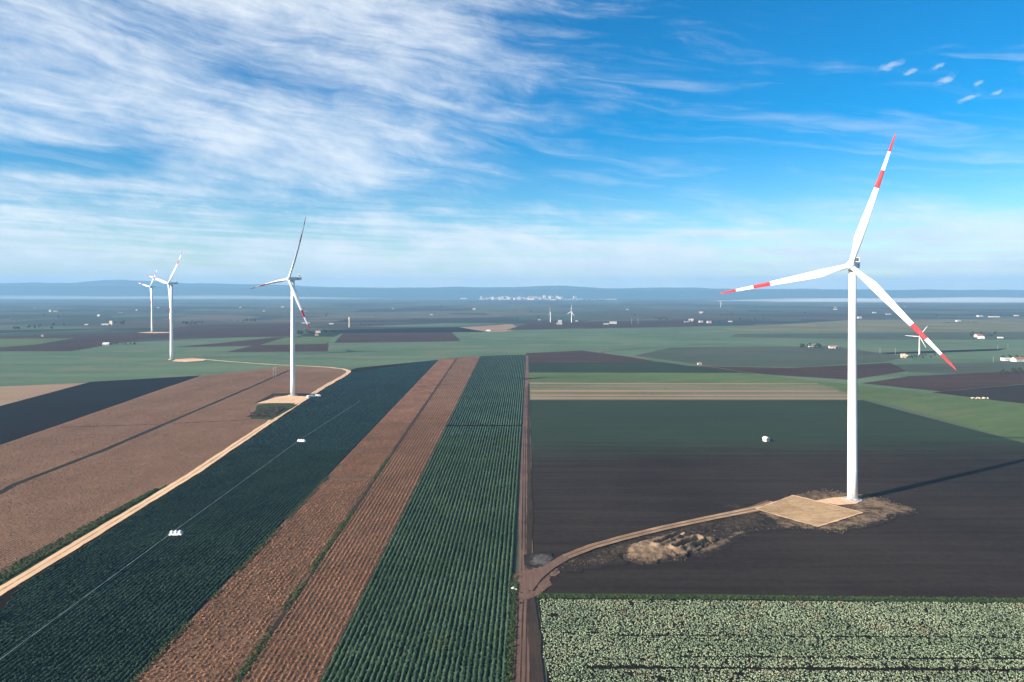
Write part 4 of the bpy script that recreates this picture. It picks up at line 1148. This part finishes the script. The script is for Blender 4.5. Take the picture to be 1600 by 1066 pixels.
far_house(1533, 529.5, 8, 2.2, 'plaster', 'plaster', 'gable', 'white farmhouse before a pinkish barn')
far_house(1529, 527, 11, 3.2, 'pink', 'tile', 'gable', 'pinkish barn behind a white farmhouse', 'farm_barn')
far_house(1563, 528.6, 7, 1.6, 'plaster', 'roofgrey', 'flat', 'low white shed near the pinkish barn', 'farm_shed')
far_house(1573, 563.5, 14, 4.0, 'plaster', 'roofgrey', 'flat', 'long white flat roofed farm block', wins=5)
far_house(1590, 564.8, 17, 3.6, 'plaster', 'tile', 'gable', 'long white farm block with tiled roof', wins=5)
far_house(1343, 497.8, 6, 2.0, 'plaster', 'plaster', 'gable', 'white barn behind the big turbine tower', 'farm_barn')
far_house(1366, 489.3, 5, 1.4, 'plaster', 'plaster', 'flat', 'tiny white shed far behind the big turbine', 'farm_shed')
far_house(1305, 484, 5, 1.2, 'plaster', 'plaster', 'flat', 'tiny white shed alone in blue haze beside the fog bank', 'farm_shed')
far_house(1388, 491.6, 7, 1.0, 'plaster', 'plaster', 'flat', 'low pale shed line in the haze', 'farm_shed')
far_house(1497, 502.8, 7, 1.5, 'plaster', 'plaster', 'gable', 'white shed on the pale striped stubble', 'farm_shed')
far_house(1531, 495, 8, 2.0, 'plaster', 'plaster', 'flat', 'bright white shed below the fog bank', 'farm_shed')
far_house(1553, 495.8, 14, 1.3, 'plaster', 'plaster', 'flat', 'long white greenhouse below the fog bank', 'green_house')
far_house(1588, 494, 6, 1.4, 'plaster', 'plaster', 'flat', 'small pale shed beyond the long greenhouse below the fog bank', 'farm_shed')
far_house(1093, 570.3, 6, 1.2, 'pink', 'roofgrey', 'flat', 'low pinkish shed on the field road beyond the green wedge', 'farm_shed')
far_house(763, 517.4, 7, 0.9, 'plaster', 'plaster', 'flat', 'low white shed at the tip of the dark ploughed strip', 'farm_shed')
far_house(674, 492.5, 4, 1.3, 'plaster', 'plaster', 'flat', 'lone white shed on the blue plain before the town', 'farm_shed')
far_house(741, 484.5, 4, 3, 'pink', 'roofgrey', 'flat', 'small dark tower house on the plain below the town')

# pale stone heap at the edge of the brown triangle
bm = bmesh.new()
sx, sy = G(1530, 623.2)
for i in range(46):
    r = random.uniform(0.4, 1.0)
    mt = Matrix.Translation((random.uniform(-8, 8), random.uniform(-1.3, 1.3), random.uniform(0, 1.0))) @ Matrix.Rotation(random.uniform(0, 3), 4, 'Z') @ Matrix.Diagonal((r, r * 0.8, r * 0.7, 1))
    bmesh.ops.create_icosphere(bm, subdivisions=1, radius=1.0, matrix=mt)
o = bm_obj('stone_heap', bm, M['stonepale']); o.location = (sx, sy, 0.2)
tag(o, 'low heap of pale stones between green wheat and brown soil', 'stones')

# tall narrow tower on the left plain
root = empty('water_tower', (*G(546, 511.8), 0.2))
bm = bmesh.new(); lathe(bm, [(2.6, -0.3), (2.3, 1), (1.9, 20), (2.6, 22.5), (2.8, 23), (2.8, 27.5)], 20); bm_obj('shaft', bm, M['cream'], root, True)
bm = bmesh.new(); lathe(bm, [(3.0, 27.5), (2.9, 27.9), (0.3, 29.4)], 20); bm_obj('roof', bm, M['roofgrey'], root)
bm = bmesh.new(); box(bm, (0, -2.28, 1.4), (1.1, 0.2, 2.3)); bm_obj('door', bm, M['dark'], root)
tag(root, 'tall narrow cream water tower beside the far road', 'water tower')

# poles
def pole_proto():
    root = empty('power_pole', (0, 0, 0))
    bm = bmesh.new(); lathe(bm, [(0.24, -0.3), (0.14, 12.0)], 10); bm_obj('shaft', bm, M['concrete'], root, True)
    bm = bmesh.new(); box(bm, (0, 0, 11.4), (2.4, 0.14, 0.14)); arm = bm_obj('crossarm', bm, M['grey'], root)
    for i in (-1.05, 0, 1.05):
        bm = bmesh.new(); lathe(bm, [(0.07, 11.48), (0.1, 11.6), (0.05, 11.8)], 8, Matrix.Translation((i, 0, 0))); bm_obj('insulator', bm, M['plastic'], arm)
    return root
p0 = pole_proto(); first = True
for px, py, s, lab in ((427, 591, 1.0, 'one of a pair behind the brown stubble'), (431, 590.5, 1.0, 'one of a pair behind the brown stubble'),
                  (987, 507, 1.6, 'one of a tall pair beyond the pale wheat'), (997, 507, 1.6, 'one of a tall pair beyond the pale wheat'),
                  (797, 520, 1.0, 'lone dark pole at the corner of the pale wheat'), (1375, 552.5, 0.8, 'pole at the tip of the thin dark strip'),
                  (1399, 554, 0.8, 'pole beside the square orange farmhouse'), (1559, 546.5, 0.7, 'pole at the far end of the thin dark strip'),
                  (1575, 544.5, 0.7, 'pole just past the end of the thin dark strip'), (1552, 567, 0.7, 'pole beside the long white farm blocks')):
    r = p0 if first else copy_tree(p0); first = False
    x, y = G(px, py); r.location = (x, y, 0.2); r.scale = (s, s, s); r.rotation_euler = (0, 0, random.uniform(0, 1.5))
    tag(r, 'concrete power pole, ' + lab, 'pole', 'power poles on the plain')

# vans on the left pad
def van():
    root = empty('parked_van', (0, 0, 0))
    bm = bmesh.new()
    prof = [(-2.5, 0.35), (2.45, 0.35), (2.55, 0.95), (1.75, 1.25), (1.15, 2.0), (-2.4, 2.05), (-2.55, 1.9)]
    a = [bm.verts.new((x, -0.95, z)) for x, z in prof]; b = [bm.verts.new((x, 0.95, z)) for x, z in prof]
    bm.faces.new(a); bm.faces.new(b[::-1])
    for i in range(len(prof)): j = (i + 1) % len(prof); bm.faces.new((a[i], b[i], b[j], a[j]))
    bmesh.ops.bevel(bm, geom=list(bm.edges), offset=0.08, segments=2, affect='EDGES')
    bm_obj('body', bm, M['white'], root)
    bm = bmesh.new(); box(bm, (0, 0, 0), (0.04, 1.6, 0.85)); o = bm_obj('windscreen', bm, M['glass'], root); o.location = (1.49, 0, 1.62); o.rotation_euler = (0, rad(-39), 0)
    for s in (-1, 1):
        bm = bmesh.new(); box(bm, (0.55, s * 0.952, 1.55), (0.9, 0.03, 0.5)); bm_obj('side_window', bm, M['glass'], root)
    for sx in (-1.55, 1.6):
        for sy in (-0.88, 0.88):
            bm = bmesh.new(); lathe(bm, [(0.18, -0.11), (0.35, -0.1), (0.35, 0.1), (0.18, 0.11)], 16, Matrix.Translation((sx, sy, 0.35)) @ Matrix.Rotation(rad(90), 4, 'X')); bm_obj('wheel', bm, M['tyre'], root, True)
    return root
v0 = van()
for i, (px, py, rz, lab) in enumerate(((483, 622, 1.2, 'white van parked beside the sandy track, nearest the turbine tower'), (489, 621.5, 0.5, 'white van parked between two others beside the sandy pad'), (497, 620.5, 0.15, 'white van parked beside the sandy pad, farthest from the turbine tower'))):
    r = v0 if i == 0 else copy_tree(v0)
    x, y = G(px, py); r.location = (x, y, 0.5); r.rotation_euler = (0, 0, rz)
    tag(r, lab, 'van', 'vans at the turbine pad')

# ------------------------------------------------------------------ trees
def tree_proto(seed, h, rw, tall):
    rg = np.random.default_rng(seed)
    root = empty('field_tree', (0, 0, 0))
    bm = bmesh.new(); tube(bm, (0, 0, -0.2), (0.1, 0, h * 0.45), 0.28, 0.16, 7)
    for a in range(5):
        t = a * 1.26 + seed; tube(bm, (0.06, 0, h * (0.25 + 0.04 * a)), (math.cos(t) * rw * 0.55, math.sin(t) * rw * 0.55, h * (0.55 + 0.05 * a)), 0.12, 0.04, 5)
    bm_obj('trunk', bm, M['bark'], root)
    P = []
    for c in range(11):
        v = rg.normal(0, 1, 3); v /= np.linalg.norm(v); r = rg.uniform(0.3, 0.95)
        P.append((v[0] * rw * r * 0.75, v[1] * rw * r * 0.75, h * (0.62 + 0.36 * v[2] * r * tall), rw * rg.uniform(0.28, 0.48)))
    V, F, T = [], [], []
    for cx_, cy_, cz_, cr in P:
        tone = rg.uniform(0, 0.5)
        for _ in range(34):
            v = rg.normal(0, 1, 3); v /= np.linalg.norm(v); p = np.array((cx_, cy_, max(cz_, 0.25 * h))) + v * cr * rg.uniform(0.6, 1.1)
            a = rg.normal(0, 1, 3); a -= v * (a @ v) * 0.7; a /= np.linalg.norm(a); b = np.cross(v, a); s = rg.uniform(0.28, 0.5) * rw * 0.3
            i = len(V); V += [p - a * s, p + b * s * .7, p + a * s, p - b * s * .7]; F.append((i, i + 1, i + 2, i + 3)); T += [tone + rg.uniform(0, 0.5)] * 4
    link('crown', mesh_np('crown', np.array(V), np.array(F), False, T), root, M['leaf_tree'])
    return root
protos = [tree_proto(1, 8, 3.6, 1.0), tree_proto(2, 6, 3.4, 0.8), tree_proto(3, 11, 2.6, 1.25)]
used_p = [False] * 3
TREES = [(1250, 1287, 541, 546, 16, 'dark tree in the grove round the grey farmhouse'), (284, 318, 506, 508, 16, 'dark tree in a hedge line behind the turbine in pale wheat'),
         (356, 382, 501.5, 503.5, 12, 'dark tree in a low grove behind the purple ploughed strip'), (384, 399, 501.5, 503, 12, 'dark tree in the tall clump at the end of the purple strip'),
         (463, 530, 519, 524.5, 30, 'dark tree round the white farmhouse by the ploughed strip'), (562, 600, 508, 510.5, 14, 'small tree in the planted row beside the water tower'),
         (1018, 1048, 497, 501, 16, 'dark tree in the grove near the tall white farm block'), (1060, 1125, 502.5, 506, 14, 'dark tree among the white sheds of the far farm'),
         (1422, 1462, 557, 561, 14, 'low tree beside the orange farmhouse and small turbine'), (1562, 1640, 580, 586, 20, 'dark tree in the thicket below the long white farm blocks'),
         (1565, 1630, 561, 563, 9, 'tree behind the long white farm blocks'), (1515, 1560, 524, 528, 10, 'tree round the pinkish barn'), (866, 872, 506, 507.5, 4, 'dark bush beside the white far farmhouse'),
         (505, 560, 478, 481, 18, 'tree in the hazy wood behind the feathered turbine'), (175, 200, 504, 508, 9, 'dark tree beside the cream farmhouse tower'),
         (0, 110, 508, 516, 16, 'dark tree in the hazy hedges beyond the fresh green strip'), (1130, 1215, 497, 503, 22, 'dark tree in the belt beyond the white sheds of the far farm'), (168, 225, 537.5, 540, 7, 'low shrub in the hedge beside the small white house')]
for x0, x1, y0, y1, n, lab in TREES:
    for _ in range(n):
        k = random.choice((0, 0, 1, 2)); r = copy_tree(protos[k]) if used_p[k] else protos[k]; used_p[k] = True
        x, y = G(random.uniform(x0, x1), random.uniform(y0, y1)); s = random.uniform(0.65, 1.15) * (0.6 if 'shrub' in lab or 'low' in lab or 'small' in lab else 1.0)
        r.location = (x, y, 0.1); r.scale = (s * random.uniform(0.9, 1.3), s * random.uniform(0.9, 1.3), s); r.rotation_euler = (0, 0, random.uniform(0, 6.28))
        tag(r, lab, 'tree', lab)
# lone trees on the far plain
for _ in range(40):
    py = 456 + random.uniform(14, 44); px = random.uniform(-40, 1640)
    k = random.choice((0, 1, 2)); r = copy_tree(protos[k]); x, y = G(px, py); s = random.uniform(0.8, 1.5)
    r.location = (x, y, 0.1); r.scale = (s * 1.4, s * 1.4, s); r.rotation_euler = (0, 0, random.uniform(0, 6.28))
    tag(r, 'scattered dark tree on the hazy far plain', 'tree', 'scattered trees on the far plain')

hx, hy = [], []
for _ in range(22):
    x, y = G(random.uniform(-20, 1600), 456 + random.uniform(16, 50)); ang = random.choice((0.12, 0.15, 1.6, -0.2)) + random.gauss(0, 0.05)
    for j in range(random.randint(8, 16)):
        t = (j - 6 + random.uniform(-0.3, 0.3)) * 8.0
        hx.append(x + math.cos(ang) * t); hy.append(y + math.sin(ang) * t)
hx, hy = np.array(hx), np.array(hy)
hs_ = RNG.uniform(0.6, 1.2, len(hx))
V, F, t = clumps(hx, hy, 3.2 * hs_, 5.2 * hs_, 60, 0.75, z0=0.2)
o = link('hedges', mesh_np('hedges', V, F, False, t), None, M['leaf_tree'])
tag(o, 'dark hedge lines crossing the hazy far plain', 'hedges', None, 'stuff')

# ------------------------------------------------------------------ town and scattered far houses
def block_proto(name, w_, d_, h_, wall, roof):
    root = empty(name, (0, 0, 0))
    bm = bmesh.new(); box(bm, (0, 0, h_ / 2), (w_, d_, h_)); wl = bm_obj('wall', bm, M[wall], root)
    bm = bmesh.new(); box(bm, (0, 0, h_ + 0.25), (w_ + 0.8, d_ + 0.8, 0.5)); box(bm, (w_ * .2, 0, h_ + 1.7), (w_ * .25, d_ * .3, 2.4)); bm_obj('roof', bm, M[roof], root)
    for f in range(int(h_ // 6)):
        bm = bmesh.new(); box(bm, (0, -d_ / 2 - 0.05, 3 + 6 * f), (w_ * 0.8, 0.2, 1.6)); bm_obj('window_band', bm, M['glass'], root)
    return root
bps = [block_proto('apartment_block', 26, 14, 18, 'cream', 'roofgrey'), block_proto('apartment_block', 20, 16, 26, 'pink', 'roofgrey'),
       block_proto('apartment_block', 34, 14, 12, 'farwall', 'tile'), block_proto('apartment_block', 16, 16, 34, 'cream', 'roofgrey')]
ub = [False] * 4
for i in range(110):
    if i < 85:
        px = random.gauss(822, 33) if i % 2 else random.uniform(750, 880); py = random.uniform(466.5, 469)
    else:
        px = random.uniform(880, 965); py = random.uniform(467.5, 469)
    k = random.choice((0, 1, 2, 2, 3)) if i < 85 else 2
    r = copy_tree(bps[k]) if ub[k] else bps[k]; ub[k] = True
    x, y = G(px, py); s = random.uniform(1.0, 2.0) if i < 85 else 0.9
    r.location = (x, y, 0); r.scale = (s * 1.25, s, s * random.uniform(0.5, 0.8)); r.rotation_euler = (0, 0, random.uniform(-0.5, 0.5))
    tag(r, 'pale apartment block in the distant town below the mountains', 'building', 'buildings of the distant town')
hp = house('plain_house', 14, 9, 5, 'farwall', 'tile', 'gable', 3, (0, 0), 0, 'x')
for i in range(20):
    py = 456 + random.uniform(12, 34); px = random.uniform(-30, 740) if i % 3 else random.uniform(900, 1640)
    r = hp if i == 0 else copy_tree(hp)
    x, y = G(px, py); s = random.uniform(0.55, 1.0); r.location = (x, y, 0); r.scale = (s * random.uniform(0.8, 1.8), s, s * 0.8); r.rotation_euler = (0, 0, random.uniform(-0.6, 0.6))
    tag(r, 'small pale house scattered on the far blue plain', 'house', 'houses scattered on the far plain')

# ------------------------------------------------------------------ air
def vol_box(name, lo, hi, dens, col, aniso, label):
    bm = bmesh.new(); c = [(a + b) / 2 for a, b in zip(lo, hi)]; box(bm, c, [b - a for a, b in zip(lo, hi)])
    me = bpy.data.meshes.new(name); bmesh.ops.recalc_face_normals(bm, faces=bm.faces); bm.to_mesh(me); bm.free()
    m = bpy.data.materials.new(name); m.use_nodes = True; n = NT(m.node_tree); n.n.clear()
    v = n.node('ShaderNodeVolumePrincipled'); v.inputs['Color'].default_value = (*col, 1); v.inputs['Density'].default_value = dens; v.inputs['Anisotropy'].default_value = aniso
    n.l.new(v.outputs[0], n.node('ShaderNodeOutputMaterial').inputs['Volume'])
    o = link(name, me, None, m)
    return tag(o, label, None, None, 'stuff')
vol_box('haze', (-18500, -6500, -3.5), (18500, 13900, 362), 1.0e-4, (0.30, 0.60, 0.90), 0.0, 'thin blue morning haze over the whole plain')

def fog_bank(cx_, cy_, rx, ry, h, dens, label):
    """a low lens of fog lying on the plain, thin at its rim"""
    bm = bmesh.new(); lathe(bm, [(1.0, 0.0), (0.97, 0.12), (0.86, 0.42), (0.66, 0.72), (0.40, 0.92), (0.05, 1.0)], 48)
    for v in bm.verts:
        a = math.atan2(v.co.y, v.co.x); q = 1 + 0.12 * math.sin(3 * a + cx_) + 0.07 * math.sin(7 * a + 1.3)
        v.co = (v.co.x * rx * q, v.co.y * ry * q, 0.5 + v.co.z * h * (1 + 0.2 * math.sin(v.co.x * 9 + cx_)))
    me = bpy.data.meshes.new('fog_bank'); bmesh.ops.recalc_face_normals(bm, faces=bm.faces); bm.to_mesh(me); bm.free()
    m = bpy.data.materials.new('fog'); m.use_nodes = True; n = NT(m.node_tree); n.n.clear()
    v = n.node('ShaderNodeVolumePrincipled'); v.inputs['Color'].default_value = (0.93, 0.96, 1.0, 1); v.inputs['Density'].default_value = dens
    n.l.new(v.outputs[0], n.node('ShaderNodeOutputMaterial').inputs['Volume'])
    o = link('fog_bank', me, None, m); o.location = (cx_, cy_, 0)
    tag(o, label, None, None, 'stuff')
fog_bank(4600, 6900, 2500, 800, 40, 1.9e-3, 'white fog bank lying on the plain beyond the big turbine')
fog_bank(-5600, 9600, 4400, 800, 48, 5.0e-4, 'pale fog sheet under the mountains')
